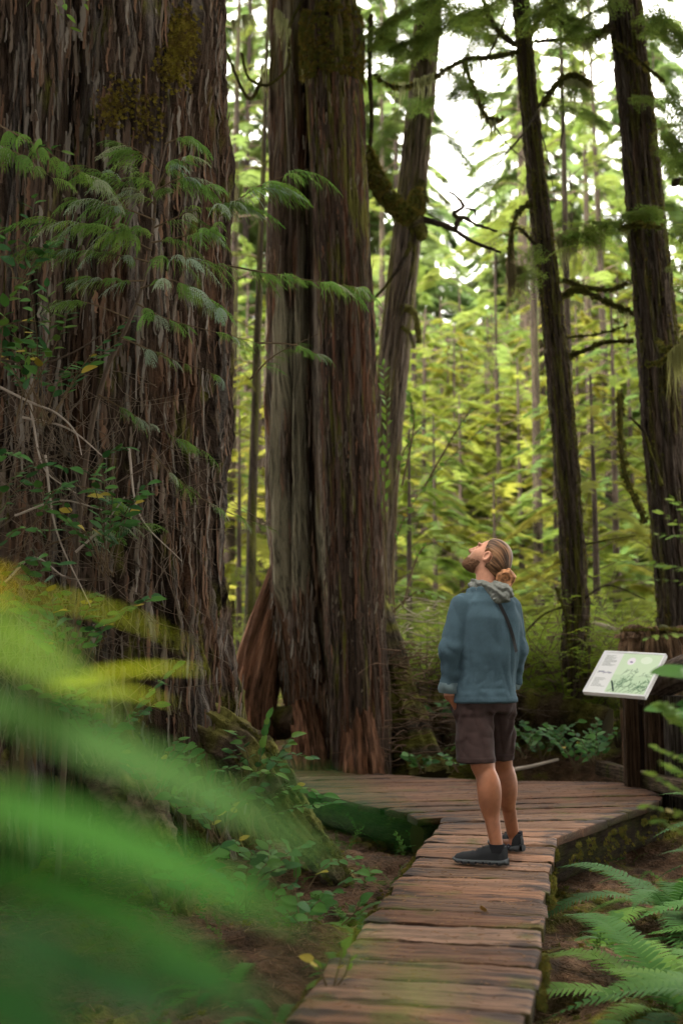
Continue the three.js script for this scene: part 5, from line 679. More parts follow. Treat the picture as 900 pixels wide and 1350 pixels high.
// random stems from a root
const bush = (root, n, len, r, spreadX = 1, up = 0.8) => Array.from({ length: n }, () => { const a = r() * 6.28, l = len * (0.6 + 0.6 * r()), d = V(Math.cos(a) * spreadX, 0, Math.sin(a)); return [root.clone().add(V((r() - 0.5) * 0.08, 0, (r() - 0.5) * 0.08)), root.clone().addScaledVector(d, l * 0.3).add(V(0, l * up * 0.6, 0)), root.clone().addScaledVector(d, l * 0.65).add(V(0, l * up * (0.8 + 0.3 * r()), 0))]; });
function frondGeo(seed, lift, droop, pairs = 34, pin = 0.13) { // sword fern frond of unit length along +x
  const r = rng(seed), pos = [], idx = [], px = (t) => V(t * 0.93, lift * t - droop * t * t, 0.04 * Math.sin(t * 2 + seed)), quad = (a, b, c, d) => { const k = pos.length / 3; for (const q of [a, b, c, d]) pos.push(q.x, q.y, q.z); idx.push(k, k + 1, k + 2, k, k + 2, k + 3); };
  for (let i = 0; i < 12; i++) { const a = px(i / 12), b = px((i + 1) / 12), w = 0.0065 * (1 - i / 14); quad(a.clone().add(V(0, 0.002, -w)), b.clone().add(V(0, 0.002, -w)), b.clone().add(V(0, 0.002, w)), a.clone().add(V(0, 0.002, w))); }
  for (let i = 0; i < pairs; i++) { const t = 0.1 + 0.9 * i / pairs, p = px(t), w = 0.5 * 0.9 / pairs * 0.86, l = pin * Math.pow(Math.sin(Math.PI * Math.min(1, 0.12 + t * 0.9)), 0.6) * (t > 0.8 ? (1.02 - t) / 0.22 : 1) * (0.9 + 0.2 * r()), tg = px(Math.min(1, t + 0.02)).sub(p).normalize();
    for (const s of [-1, 1]) { const d = tg.clone().multiplyScalar(0.32).add(V(0, 0.10 + 0.12 * (r() - 0.5), s)).normalize(), m = p.clone().addScaledVector(d, l * 0.55).add(V(0, -0.01 * l, 0)), e = p.clone().addScaledVector(d, l).add(V(0.1 * l, -0.14 * l, 0)), f1 = tg.clone().multiplyScalar(w);
      const k = pos.length / 3; for (const q of [p.clone().sub(f1), p.clone().add(f1), m.clone().sub(f1.clone().multiplyScalar(0.9)), m.clone().add(f1.clone().multiplyScalar(0.9)), e]) pos.push(q.x, q.y, q.z); s > 0 ? idx.push(k, k + 2, k + 1, k + 1, k + 2, k + 3, k + 2, k + 4, k + 3) : idx.push(k, k + 1, k + 2, k + 1, k + 3, k + 2, k + 2, k + 3, k + 4); } }
  return quadGeo(pos, idx);
}
const FROND = [frondGeo(1, 0.75, 0.7), frondGeo(2, 0.6, 0.75), frondGeo(3, 0.95, 0.75), frondGeo(4, 0.5, 0.45)], FERNMAT = [[0.055, 0.135, 0.022], [0.04, 0.11, 0.02], [0.085, 0.17, 0.024], [0.035, 0.09, 0.022]].map((c) => tinted(MAT.frond, ...c, { clearcoat: 0.08, clearcoatRoughness: 0.45 }));
function fern(label, root, n, len, seed, o = {}) {
  const g = thing('sword_fern', label, 'fern', root, o.group), r = rng(seed);
  for (let i = 0; i < n; i++) { const m = part('frond', FROND[r() * 4 | 0], FERNMAT[r() * 4 | 0], g); m.rotation.set(0, (o.a0 ?? 0) + (o.arc ?? 6.28) * (i + 0.6 * r()) / n, (r() - 0.5) * 0.3 + (o.tilt ?? 0), 'YXZ'); m.scale.setScalar(len * (0.65 + 0.5 * r())); m.position.y = 0.02; }
  part('crown_base', limb([V(0, -0.1, 0), V(0, 0.0, 0), V(0, 0.06, 0)], (t) => 0.05 - 0.025 * t, { su: 10, sv: 6, bumps: (a) => 0.008 * Math.sin(a * 5) }), stemMat, g);
  return g;
}
{
  // ---- young cedar in front of the giant trunk
  const g = thing('young_cedar', 'young cedar with lacy drooping sprays against the giant trunk', 'tree', V(-1.35, -0.1, -6.0)), r = rng(801);
  const D = 5.9, stem = [V(-1.5, -0.2, -6.2), at(112, 620, 5.95), at(140, 490, D), at(168, 430, D), at(190, 370, D), at(202, 300, D), at(208, 240, D), at(222, 180, D), at(230, 150, D)];
  partW('trunk', limb(stem, (t) => 0.013 * (1 - t) + 0.003, { su: 8, sv: 60 }), MAT.twig, g);
  const br = [[[208, 250], [240, 235], [275, 245], 5.7, 8, 0.24], [[210, 225], [185, 200], [150, 185], 5.8, 7, 0.2], [[218, 190], [245, 180], [265, 190], 5.7, 6, 0.17], [[206, 270], [160, 240], [105, 215], 5.6, 10, 0.22], [[204, 290], [150, 270], [100, 262], 5.5, 10, 0.24], [[204, 300], [250, 280], [320, 262], 5.6, 10, 0.24], [[290, 285], [340, 246], [408, 222], 5.5, 11, 0.24], [[200, 330], [140, 300], [60, 290], 5.4, 12, 0.27], [[200, 320], [250, 310], [290, 300], 5.5, 10, 0.22], [[196, 345], [150, 335], [40, 325], 5.5, 11, 0.2], [[198, 340], [240, 340], [310, 352], 5.4, 7, 0.22], [[300, 350], [380, 365], [478, 380], 5.3, 15, 0.2], [[190, 370], [150, 370], [110, 366], 5.6, 7, 0.22], [[186, 380], [230, 370], [290, 405], 5.3, 9, 0.2], [[180, 400], [220, 420], [340, 452], 5.4, 8, 0.16], [[340, 452], [390, 455], [425, 470], 5.4, 6, 0.13], [[170, 420], [120, 400], [80, 395], 5.6, 6, 0.18], [[160, 445], [220, 470], [300, 500], 5.6, 6, 0.14], [[0, 165], [45, 190], [130, 240], 5.3, 10, 0.22], [[-30, 185], [20, 200], [70, 235], 5.2, 7, 0.22], [[130, 520], [200, 560], [280, 600], 5.8, 9, 0.16], [[200, 600], [270, 660], [365, 700], 5.9, 9, 0.15], [[60, 720], [120, 700], [190, 690], 5.6, 9, 0.16], [[100, 640], [140, 650], [170, 670], 5.7, 8, 0.15], [[205, 280], [200, 250], [180, 225], 5.6, 8, 0.2], [[208, 245], [225, 215], [250, 205], 5.6, 8, 0.18], [[202, 310], [180, 300], [130, 320], 5.4, 9, 0.22], [[330, 500], [360, 470], [420, 440], 5.6, 4, 0.12]];
  const mats = [], cols = [];
  for (const [a, b, c, d, n, s] of br) { const pts = [at(...a, lerp(D, d, 0.2)), at(...b, lerp(D, d, 0.7)), at(...c, d)]; partW('branch', limb(pts, (t) => 0.0055 * (1 - 0.75 * t), { su: 5, sv: 10 }), stemMat, g); dress(pts.map((p) => p.sub(g.position)), Math.round(n * 1.5), s * 1.0, r, mats, 0.95, 0.45); }
  mats.forEach((m, i) => cols.push(r() < 0.25 ? greens(r, [0.22, 0.27, 0.18]) : greens(r, [0.105, 0.19, 0.032], 0.5)));
  const h = mats.length >> 1; copies('foliage', CEDAR[0], MAT.frond, mats.slice(0, h), cols.slice(0, h), g); copies('foliage', CEDAR[1], MAT.frond, mats.slice(h), cols.slice(h), g);
  // ---- bare twigs tangled at the foot of the giant trunk
  const tw = thing('dead_shrub', 'leafless pale twigs tangled before the giant trunk', 'shrub', V(-1.6, 0, -5.8)), q = rng(802);
  const named = [[[-10, 505], [40, 530], [75, 545], [100, 570], [108, 600]], [[40, 530], [45, 560], [60, 620], [100, 650]], [[30, 550], [90, 565], [140, 605]], [[20, 680], [80, 660], [135, 672]], [[100, 728], [130, 700], [165, 655]], [[170, 590], [185, 680], [240, 740]], [[0, 475], [60, 478], [105, 460], [150, 430]], [[60, 600], [75, 700], [120, 800]], [[5, 770], [45, 735], [85, 760], [115, 765]]];
  named.forEach((n, i) => partW('twig', limb(n.map(([a, b]) => at(a, b, 5.55 + 0.1 * (i % 3))), (t) => 0.007 * (1 - 0.6 * t), { su: 6, sv: 20 }), i === 6 ? MAT.twig : MAT.twigPale, tw));
  const fine = []; for (let i = 0; i < 420; i++) { const p = at(-20 + 300 * q() * q() + (i % 3) * 30, 480 + 420 * q(), 5.6 + 0.8 * q()), a = q() * 6.28, l = 0.12 + 0.4 * q(), e = p.clone().add(V(Math.cos(a) * l, -Math.abs(Math.sin(a)) * l + 0.1 * (q() - 0.5), (q() - 0.5) * 0.2)), m = p.clone().lerp(e, 0.5).add(V((q() - 0.5) * 0.1, (q() - 0.5) * 0.1, 0)); fine.push(limb([p, m, e], () => 0.0016 + 0.0015 * q(), { su: 3, sv: 4, ends: false })); }
  partW('fine_twigs', mergeGeometries(fine), tinted(MAT.twig, 0.13, 0.10, 0.075), tw).userData.kind = 'stuff';
}
{
  // ---- salal and huckleberry
  const r = rng(811), W = (px, py, d) => at(px, py, d);
  leafShrub('salal_shrub', 'salal with bright oval leaves low against the giant trunk, below the young cedar sprays', 'shrub', 'salal by the giant trunk', V(-1.75, -0.1, -5.6), [[[20, 560, 5.5], [35, 480, 5.5], [10, 420, 5.4]], [[30, 540, 5.5], [65, 440, 5.4], [62, 375, 5.3]], [[40, 520, 5.5], [80, 440, 5.4], [90, 410, 5.3]], [[0, 480, 5.4], [10, 400, 5.3], [30, 372, 5.3]], [[-20, 480, 5.3], [5, 460, 5.2], [35, 465, 5.2]], [[-20, 440, 5.2], [20, 425, 5.2], [75, 425, 5.2]], [[60, 230, 5.3], [50, 195, 5.3], [85, 200, 5.3]]], { seed: 21, size: 0.075, gap: 0.045, mats: [...SALMAT, HUCKMAT[1]], yellow: 0.03 });
  leafShrub('salal_shrub', 'dark salal among the pale twigs at the giant trunk', 'shrub', 'salal by the giant trunk', V(-1.8, -0.2, -5.4), [[[-30, 760, 5.2], [10, 660, 5.2], [60, 610, 5.2]], [[-20, 700, 5.2], [30, 620, 5.2], [120, 618, 5.3]], [[-30, 680, 5.1], [0, 600, 5.1], [25, 600, 5.1]], [[20, 740, 5.3], [70, 650, 5.3], [85, 640, 5.3]], [[110, 680, 5.6], [140, 600, 5.6], [165, 590, 5.6]], [[-20, 760, 5.0], [20, 700, 5.0], [70, 700, 5.0]], [[-20, 800, 5.0], [30, 740, 5.0], [80, 745, 5.0]]], { seed: 22, size: 0.075, gap: 0.05, mats: [SALMAT[0], SALMAT[2], SALMAT[1]] });
  leafShrub('salal_shrub', 'few bright leaves hanging from a twig at the top of the giant trunk', 'shrub', null, at(60, -60, 6.2), [[[60, -60, 6.2], [80, -10, 6.2], [90, 25, 6.2]], [[50, -60, 6.2], [48, -20, 6.2], [40, 5, 6.2]], [[70, -60, 6.2], [105, -10, 6.2], [112, 8, 6.2]], [[60, -40, 6.2], [70, 0, 6.2], [98, 45, 6.2]]], { seed: 23, size: 0.065, gap: 0.10, mats: [HUCKMAT[0], SALMAT[3]], stem: 0.003 });
  leafShrub('salal_shrub', 'glossy salal sprig beside the root arch, where the landing begins', 'shrub', null, W(330, 1030, 7.2), [[[335, 1040, 7.2], [345, 985, 7.2], [352, 945, 7.2]], [[335, 1040, 7.2], [370, 990, 7.1], [385, 970, 7.1]], [[335, 1040, 7.2], [380, 995, 7.1], [410, 1000, 7.1]], [[330, 1040, 7.2], [350, 1000, 7.1], [372, 1015, 7.0]], [[320, 1040, 7.2], [315, 1000, 7.1], [300, 985, 7.0]], [[330, 1040, 7.2], [325, 990, 7.1], [310, 962, 7.0]], [[345, 1050, 7.1], [385, 1035, 7.0], [430, 1050, 6.9]]], { seed: 24, size: 0.085, gap: 0.055, mats: SALMAT });
  leafShrub('salal_shrub', 'pale-leaved salal spilling over the mossy root toward the boardwalk', 'shrub', null, W(330, 1080, 6.6), [[[300, 1060, 6.7], [330, 1020, 6.7], [365, 1020, 6.7]], [[330, 1080, 6.6], [380, 1040, 6.6], [420, 1050, 6.6]], [[340, 1080, 6.6], [390, 1065, 6.6], [440, 1058, 6.5]], [[280, 1060, 6.6], [280, 1020, 6.6], [320, 1010, 6.6]], [[270, 1050, 6.6], [250, 1020, 6.6], [260, 1000, 6.6]], [[300, 1080, 6.5], [330, 1050, 6.5], [350, 1055, 6.5]], [[250, 1090, 6.4], [230, 1050, 6.4], [250, 1030, 6.4]]], { seed: 25, size: 0.075, gap: 0.04, mats: [SALMAT[3], SALMAT[1], SALMAT[0]] });
  leafShrub('salal_shrub', 'low salal creeping at the tip of the mossy root', 'shrub', null, W(430, 1190, 5.6), [[[400, 1180, 5.6], [430, 1140, 5.6], [470, 1130, 5.6]], [[440, 1180, 5.6], [465, 1150, 5.6], [490, 1148, 5.6]], [[420, 1200, 5.5], [450, 1165, 5.5], [485, 1160, 5.5]], [[380, 1200, 5.6], [390, 1150, 5.6], [380, 1110, 5.6]], [[380, 1200, 5.6], [400, 1190, 5.5], [430, 1175, 5.5]], [[450, 1220, 5.4], [470, 1200, 5.4], [475, 1185, 5.4]], [[370, 1210, 5.5], [360, 1180, 5.5], [385, 1165, 5.5]], [[380, 1240, 5.2], [390, 1205, 5.2], [410, 1190, 5.2]]], { seed: 26, size: 0.07, gap: 0.045, mats: [SALMAT[0], SALMAT[2], SALMAT[1]] });
  for (const [px, py, d, n, l, lab] of [[285, 1110, 6.0, 8, 0.35, 'leafy salal in the shade under the mossy root'], [200, 1060, 5.9, 8, 0.4, 'salal clump at the giant trunk behind the long leaves'], [320, 1200, 5.2, 7, 0.3, 'salal in the hollow beside the near planks'], [240, 1190, 5.0, 7, 0.32, 'shaded salal left of the hollow by the planks'], [130, 1010, 5.6, 8, 0.5, 'tall salal hugging the foot of the giant trunk'], [90, 900, 5.4, 9, 0.6, 'salal thicket among twigs at the giant trunk'], [400, 1230, 4.9, 6, 0.2, 'salal seedlings beside the near planks'], [355, 1165, 5.6, 7, 0.26, 'salal at the mossy root, near the fern'], [60, 560, 5.6, 9, 0.7, 'tall leggy salal before the giant trunk under the twigs'], [140, 760, 5.7, 9, 0.6, 'bushy salal at knee height before the giant trunk'], [30, 380, 5.5, 8, 0.5, 'high salal shoots beside the young cedar']]) { const p = W(px, py, d); leafShrub('salal_shrub', lab, 'shrub', null, p, bush(p, n, l, r), { seed: 130 + px, size: 0.075, gap: 0.045, mats: SALMAT.slice(0, 3), face: 0.8, yellow: 0.04 }); }
  leafShrub('salal_seedling', 'small bright seedling leaves at the left edge of the near planks', 'shrub', null, W(440, 1290, 3.9), [[[440, 1300, 3.9], [448, 1270, 3.9], [452, 1248, 3.9]], [[430, 1300, 3.9], [420, 1275, 3.9], [412, 1265, 3.9]], [[440, 1305, 3.9], [455, 1285, 3.9], [462, 1262, 3.9]]], { seed: 27, size: 0.05, gap: 0.07, mats: [HUCKMAT[0], HUCKMAT[1]], yellow: 0.3 });
  // shrubs behind the landing
  const far = [[760, 1020, 10.6, 9, 0.55, 'leafy salal clump growing below the slim mossy trunk'], [715, 1005, 10.9, 8, 0.5, 'salal on the dark hollow under the mossy log'], [785, 1010, 10.4, 7, 0.4, 'salal beside the timber stand, left of the kerb beam'], [555, 1020, 10.5, 6, 0.25, 'low salal at the foot of the twin cedar beside the planks'], [600, 1018, 10.3, 4, 0.2, 'low salal sprig behind the man’s left knee'], [690, 1000, 10.6, 5, 0.32, 'thin salal sprig behind the man’s right calf'], [580, 955, 11.6, 5, 0.3, 'salal tuft on the mossy bank behind the man']];
  far.forEach(([px, py, d, n, l, lab], i) => { const p = W(px, py, d); leafShrub('salal_shrub', lab.replace('’', "'"), 'shrub', null, p, bush(p, n, l, r), { seed: 40 + i, size: 0.085, gap: 0.05, mats: SALMAT.slice(0, 3), face: 0.8 }); });
  // right edge, close: big salal leaves and huckleberry sprays
  leafShrub('salal_shrub', 'large glossy salal leaves before the timber stand, beneath the panel', 'shrub', null, V(1.6, -0.4, -3.6), [[V(1.6, -0.4, -3.6), at(1010, 1000, 3.6), at(955, 930, 3.6), at(905, 885, 3.6)], [at(1010, 1000, 3.6), at(960, 965, 3.55), at(876, 930, 3.5)], [at(985, 960, 3.6), at(945, 918, 3.6), at(918, 925, 3.6)]], { seed: 51, size: 0.10, gap: 0.06, from: 0.45, mats: [SALMAT[1], SALMAT[0]], face: 0.9 });
  leafShrub('huckleberry_shrub', 'bright green huckleberry with fine small leaves below the large salal leaves', 'shrub', null, V(1.45, -0.4, -3.2), [[V(1.45, -0.4, -3.2), at(960, 1040, 3.2), at(900, 955, 3.2), at(872, 925, 3.1)], [at(960, 1050, 3.2), at(900, 1000, 3.1), at(862, 985, 3.1)], [at(980, 1080, 3.2), at(910, 1050, 3.1), at(860, 1020, 3.1)], [at(980, 1120, 3.2), at(920, 1080, 3.1), at(850, 1062, 3.1)], [at(970, 1060, 3.2), at(915, 1025, 3.1), at(875, 1005, 3.0)], [at(960, 1120, 3.2), at(910, 1100, 3.1), at(868, 1082, 3.1)]], { seed: 52, size: 0.033, gap: 0.018, geos: HUCK, mats: HUCKMAT, stem: 0.0022, stemMat: greenStem, face: 0.6 });
  leafShrub('huckleberry_shrub', 'huckleberry sprays hanging before the stout dark trunk', 'shrub', null, V(1.9, 0.2, -3.9), [[V(1.9, 0.2, -3.9), at(980, 800, 3.9), at(920, 755, 3.9), at(815, 740, 3.8)], [at(980, 770, 3.9), at(930, 720, 3.9), at(868, 672, 3.8)], [at(970, 760, 3.9), at(920, 715, 3.9), at(855, 702, 3.8)], [at(970, 790, 3.9), at(920, 770, 3.9), at(840, 762, 3.8)], [at(960, 740, 3.9), at(920, 690, 3.9), at(885, 655, 3.8)], [at(950, 860, 3.9), at(910, 838, 3.9), at(850, 842, 3.8)]], { seed: 53, size: 0.036, gap: 0.021, geos: HUCK, mats: HUCKMAT, stem: 0.002, stemMat: greenStem, face: 0.6 });
  // twiggy shrub behind the twin cedar, over the bank
  leafShrub('huckleberry_shrub', 'tall red huckleberry with sparse leaves between twin cedar and man', 'shrub', null, V(0.7, 0.3, -12.6), [[at(530, 900, 12.6), at(520, 720, 12.4), at(560, 640, 12.2), at(640, 560, 12)], [at(520, 860, 12.5), at(505, 700, 12.4), at(510, 560, 12.2), at(505, 480, 12)], [at(520, 720, 12.4), at(530, 600, 12.2), at(565, 550, 12)], [at(530, 800, 12.5), at(560, 720, 12.3), at(615, 715, 12.1)], [at(510, 700, 12.4), at(500, 600, 12.1), at(492, 520, 12)], [at(560, 640, 12.2), at(600, 570, 12), at(620, 540, 12)], [at(530, 640, 12.2), at(545, 560, 12), at(540, 520, 12)], [at(505, 820, 12.4), at(550, 780, 12.2), at(585, 790, 12)]], { seed: 54, size: 0.10, gap: 0.10, geos: SALAL, mats: [...HUCKMAT, SALMAT[3]], from: 0.35, stem: 0.013, face: 0.8 });
  // ---- ferns
  fern('sword fern under the mossy edge beam of the landing', V(1.85, -0.4, -6.6), 16, 0.85, 61);
  fern('sword fern in front of the edge beam, its tips over the kerb', V(2.55, -0.35, -6.9), 12, 0.85, 62);
  fern('broad sword fern on the mossy ground beside the near planks', V(1.42, -0.5, -4.85), 20, 0.85, 63);
  fern('large sword fern spilling toward the near planks', V(1.02, -0.5, -4.05), 24, 0.72, 64, { tilt: 0.14 });
  fern('sword fern leaning over the right edge of the near planks', V(0.86, -0.5, -3.75), 14, 0.55, 65, { tilt: 0.12 });
  fern('sword fern between the two broad ferns on the mossy ground', V(1.95, -0.5, -5.4), 16, 0.85, 66);
  fern('sword fern arching between the walk and the large fern', V(1.3, -0.5, -3.7), 16, 0.7, 71, { tilt: 0.1 });
  fern('sword fern fronds crossing the kerb end beside the landing', V(2.75, -0.2, -7.6), 14, 0.8, 72, { tilt: 0.15 });
  fern('tall sword fern under the huckleberry sprays', V(1.75, -0.45, -4.4), 18, 0.95, 73, { tilt: 0.18 });
  fern('sword fern below the timber kerb, among huckleberry', V(2.3, -0.45, -5.9), 16, 0.9, 74, { tilt: 0.12 });
  fern('lone sword fern at the bank behind the kerb beam', V(3.2, 0.05, -9.6), 12, 0.7, 75);
  fern('young fern on the mossy ground by the edge beam', V(1.45, -0.5, -6.2), 10, 0.4, 76);
  fern('sword fern beside the root mound behind the man', V(1.35, 0.15, -11.3), 12, 0.5, 77);
  fern('small fern tucked against the left edge of the near planks', V(-0.22, -0.25, -4.1), 12, 0.32, 67);
  fern('small fern on the litter left of the near planks', V(-0.45, -0.25, -4.5), 12, 0.34, 81);
  fern('fern in the shade below the mossy root tip', V(-0.5, -0.32, -5.3), 12, 0.36, 82);
  fern('fern beside the hollow under the left bend', V(0.05, -0.34, -6.2), 10, 0.28, 83);
  fern('low fern between the root tip and the planks', V(0.12, -0.3, -5.5), 9, 0.24, 84);
  fern('little fern beside the seedling leaves at the planks', V(0.0, -0.22, -4.65), 8, 0.24, 68);
}
// ---------------------------------------------------------------- understorey, litter, logs
{
  const r = rng(901), on = (x, z) => V(x, ground(x, z), z);
  // leafy bushes of the sunny ground behind
  const spots = []; for (let i = 0; i < 84; i++) { const px = [300 + 40 * r(), 500 + 410 * r()][i % 9 ? 1 : 0], d = 12.6 + 12 * Math.pow(r(), 1.6); spots.push([(px - 450) / 1513 * d, -d]); }
  for (let i = 0; i < 22; i++) { const px = i % 3 ? 690 + 190 * r() : 515 + 90 * r(), d = 11.9 + 1.3 * r(); spots.push([(px - 450) / 1513 * d, -d]); }
  spots.forEach(([x, z], i) => { const g = thing('huckleberry_bush', `yellow-green huckleberry bush ${z > -15 ? 'close behind the landing' : 'further back'}, ${zone(x, z)}`, 'shrub', on(x, z), 'huckleberry bushes ' + zone(x, z)), q = rng(1000 + i), mats = [], cols = [], wood = [], n = 9 + (q() * 6 | 0);
    for (let k = 0; k < n; k++) { const a = q() * 6.28, l = 0.55 + 1.05 * q(), p = [V(0, -0.1, 0), V(Math.cos(a) * l * 0.3, l * 0.6, Math.sin(a) * l * 0.3), V(Math.cos(a) * l * 0.7, l * (0.8 + 0.3 * q()), Math.sin(a) * l * 0.7)]; wood.push(limb(p, (t) => 0.008 * (1 - 0.7 * t), { su: 4, sv: 6, ends: false })); dress(p, 13, 0.30, q, mats, 1.4, 0.05, 0.5); }
    mats.forEach(() => cols.push(greens(q, [0.16, 0.215, 0.026], 0.5))); part('stems', mergeGeometries(wood), MAT.twig, g).userData.kind = 'stuff'; copies('foliage', TWIGS[i % 2], MAT.needle, mats, cols, g); });
  // mossy logs
  const logTint = (s) => (a, t, p) => { const m = smooth(-0.2, 0.35, fbm(p.x * 2.5, p.y * 2.5 + s, p.z * 2.5, 3) + 0.3 * Math.cos(a)), k = 0.8 + 0.35 * n3(p.x * 9, p.y * 9, p.z * 9); return [lerp(0.085, 0.10, m) * k, lerp(0.058, 0.092, m) * k, lerp(0.038, 0.02, m) * k]; };
  const log = (label, pts, r0, r1, s, mat = MAT.mossLimb, tint = logTint(s)) => solo('fallen_log', limb(pts, (t) => lerp(r0, r1, t), { su: 30, sv: 70, bumps: (a, t, p, rr) => rr * 0.22 * fbm(Math.cos(a) * 1.5 + p.x * 2, Math.sin(a) * 1.5, p.z * 2 + s, 3), tint }), mat, label, 'log');
  log('thick mossy log lying behind the man across the bank', [at(560, 905, 12.4), at(660, 925, 12.1), at(720, 938, 11.9), at(800, 960, 11.6)], 0.22, 0.2, 1);
  log('mossy log sloping behind the slim trunk', [at(690, 880, 13), at(760, 870, 13.2), at(880, 850, 13.5)], 0.13, 0.1, 2);
  log('pale barkless stick lying on the bank by the landing', [at(668, 1016, 10.3), at(700, 1010, 10.4), at(735, 1001, 10.5)], 0.018, 0.012, 3, MAT.twigPale, null);
  log('grey fallen pole leaning behind the slim trunk', [at(775, 820, 13), at(805, 828, 12.8), at(845, 840, 12.5)], 0.03, 0.02, 4, MAT.twigPale, null);
  log('short weathered log end lying in the root arch', [at(352, 955, 11.6), at(385, 950, 11.3), at(400, 948, 11.2)], 0.16, 0.15, 5);
  // root wad and bank behind the twin cedar
  solo('root_mound', limb([at(510, 1000, 12.2), at(560, 950, 12.3), at(625, 965, 12.2), at(660, 1010, 12)], (t) => 0.38 - 0.12 * Math.abs(t - 0.5), { su: 50, sv: 80, bumps: (a, t, p) => 0.14 * fbm(p.x * 2 + Math.cos(a), p.y * 2 + Math.sin(a), p.z * 2, 4) + 0.03 * n3(p.x * 12 + a, p.y * 12, p.z * 12), tint: logTint(7) }), MAT.mossLimb, 'brown tangled root mound right of the twin cedar', 'root mound');
  // pale dead sticks tangled on the bank
  const heap = (label, n, px0, px1, py0, py1, d0, d1, seed, mat) => { const q = rng(seed), gs = []; for (let i = 0; i < n; i++) { const p = at(lerp(px0, px1, q()), lerp(py0, py1, q()), lerp(d0, d1, q())), a = q() * 6.28, l = 0.15 + 0.6 * q(), e = p.clone().add(V(Math.cos(a) * l, (q() - 0.35) * 0.45 * l, Math.sin(a) * l * 0.6)), m = p.clone().lerp(e, 0.5).add(V((q() - 0.5) * 0.12, (q() - 0.5) * 0.12, 0)); gs.push(limb([p, m, e], (t) => (0.004 + 0.009 * q() * q()) * (1 - 0.6 * t), { su: 4, sv: 5, ends: false })); } solo('brushwood', mergeGeometries(gs), mat, label, 'sticks', null, 'stuff'); };
  heap('pale dead sticks tangled on the bank between twin cedar and man', 80, 520, 600, 790, 940, 11.9, 12.8, 11, MAT.twigPale);
  heap('dark dead twigs over the root mound', 120, 515, 720, 880, 1010, 11.0, 12.2, 12, MAT.twig);
  heap('brown brushwood around the foot of the slim trunk', 130, 690, 880, 820, 960, 11.6, 13.2, 13, tinted(MAT.twig, 0.12, 0.085, 0.06));
  heap('fine brown rootlets hanging beside the twin cedar base', 170, 503, 560, 850, 1015, 10.75, 11.3, 14, tinted(MAT.twig, 0.11, 0.07, 0.045));
  // litter: needles, twigs and fallen leaves
  const needleG = new THREE.BoxGeometry(1, 0.05, 0.05), m1 = [], c1 = []; for (let i = 0; i < 22000; i++) { const x = -2.2 + 5.6 * r(), z = -3 - 9 * r(); m1.push(M4(on(x, z).add(V(0, 0.006, 0)), eul((r() - 0.5) * 0.5, r() * 6.28, (r() - 0.5) * 0.5), V(0.03 + 0.09 * r() * r(), 0.05, 0.05).multiplyScalar(1))); const k = 0.5 + r(); c1.push(C(0.13 * k, 0.08 * k, 0.05 * k)); }
  copies('needle_litter', needleG, MAT.litter, m1.map((m) => m), c1, scene).userData.label = 'brown twigs and needles strewn over the ground';
  const g2 = ovate(0.55, 0.15, -0.2, 77), dm = [C(0.20, 0.09, 0.03), C(0.28, 0.17, 0.04), C(0.16, 0.10, 0.07), C(0.30, 0.20, 0.15)].map((c) => { const m = std({ color: c, roughness: 0.85 }); m.side = THREE.DoubleSide; return m; });
  const lv = [[450, 1272, 3.95], [468, 1296, 3.95], [410, 1292, 4.0], [838, 1272, 4.3], [786, 1300, 3.8], [760, 1240, 4.8], [702, 1300, 3.9], [412, 1250, 4.2], [398, 1310, 3.7], [440, 1246, 4.3], [470, 1238, 4.5], [430, 1100, 7.4], [425, 1130, 7], [640, 1230, 4.9], [700, 1240, 4.7], [715, 1315, 3.6], [820, 1240, 4.9], [745, 1270, 4.4]];
  lv.forEach(([px, py, d], i) => { const p = at(px, py, d), onDeck = i === 13 || i === 14; p.y = onDeck ? 0.012 : ground(p.x, p.z) + 0.02; const m = solo('fallen_leaf', g2, dm[i % 4], onDeck ? 'yellowed leaf lying on the near planks' : 'dry brown leaf lying on the ground by the near planks', 'leaf', onDeck ? 'fallen leaves on the planks' : 'fallen leaves by the planks'); m.position.copy(p); m.rotation.set((r() - 0.5) * 0.6, r() * 6.28, (r() - 0.5) * 0.6); m.scale.setScalar(0.05 + 0.03 * r()); });
  const gm = [], gc = []; for (let i = 0; i < 1500; i++) { const x = -2 + 5.8 * r(), z = -3.2 - 9.5 * r(); if (fbm(x * 0.9, 8, z * 0.9, 3) < 0.06 || (x > 0.15 + (-z - 3.6) * 0.2 - 0.45 && x < 0.15 + (-z - 3.6) * 0.2 + 0.55)) continue; gm.push(M4(on(x, z).add(V(0, 0.02, 0)), eul(0, r() * 6.28, 0.5 + 0.6 * r(), 'YXZ'), 0.10 + 0.12 * r())); gc.push(greens(r, [0.06, 0.12, 0.024], 0.6)); }
  copies('ground_plants', TWIGS[0], MAT.needle, gm, gc, scene).userData.label = 'small leafy seedlings dotting the moss and litter';
  const dn = [], dc = []; for (let i = 0; i < 700; i++) { const s = -1 + 4.3 * r(), o = (r() - 0.5) * 0.66; dn.push(M4(V(0.22 + 0.2 * s + 0.98 * o, 0.012, -3.64 - 0.98 * s + 0.2 * o), eul(0, r() * 6.28, 0), V(0.012 + 0.03 * r() * r(), 0.035, 0.035))); const k = 0.5 + r(); dc.push(C(0.16 * k, 0.09 * k, 0.045 * k)); } for (let i = 0; i < 500; i++) { const x = 0.3 + 2 * r(), z = -7.4 - 2.2 * r(); if (x > 2.3 + (z + 8.6) * -0.2 || x > 1.3 + (-7.05 - z) * 0.66) continue; dn.push(M4(V(x, 0.012, z), eul(0, r() * 6.28, 0), V(0.015 + 0.04 * r() * r(), 0.035, 0.035))); const k = 0.5 + r(); dc.push(C(0.14 * k, 0.075 * k, 0.04 * k)); }
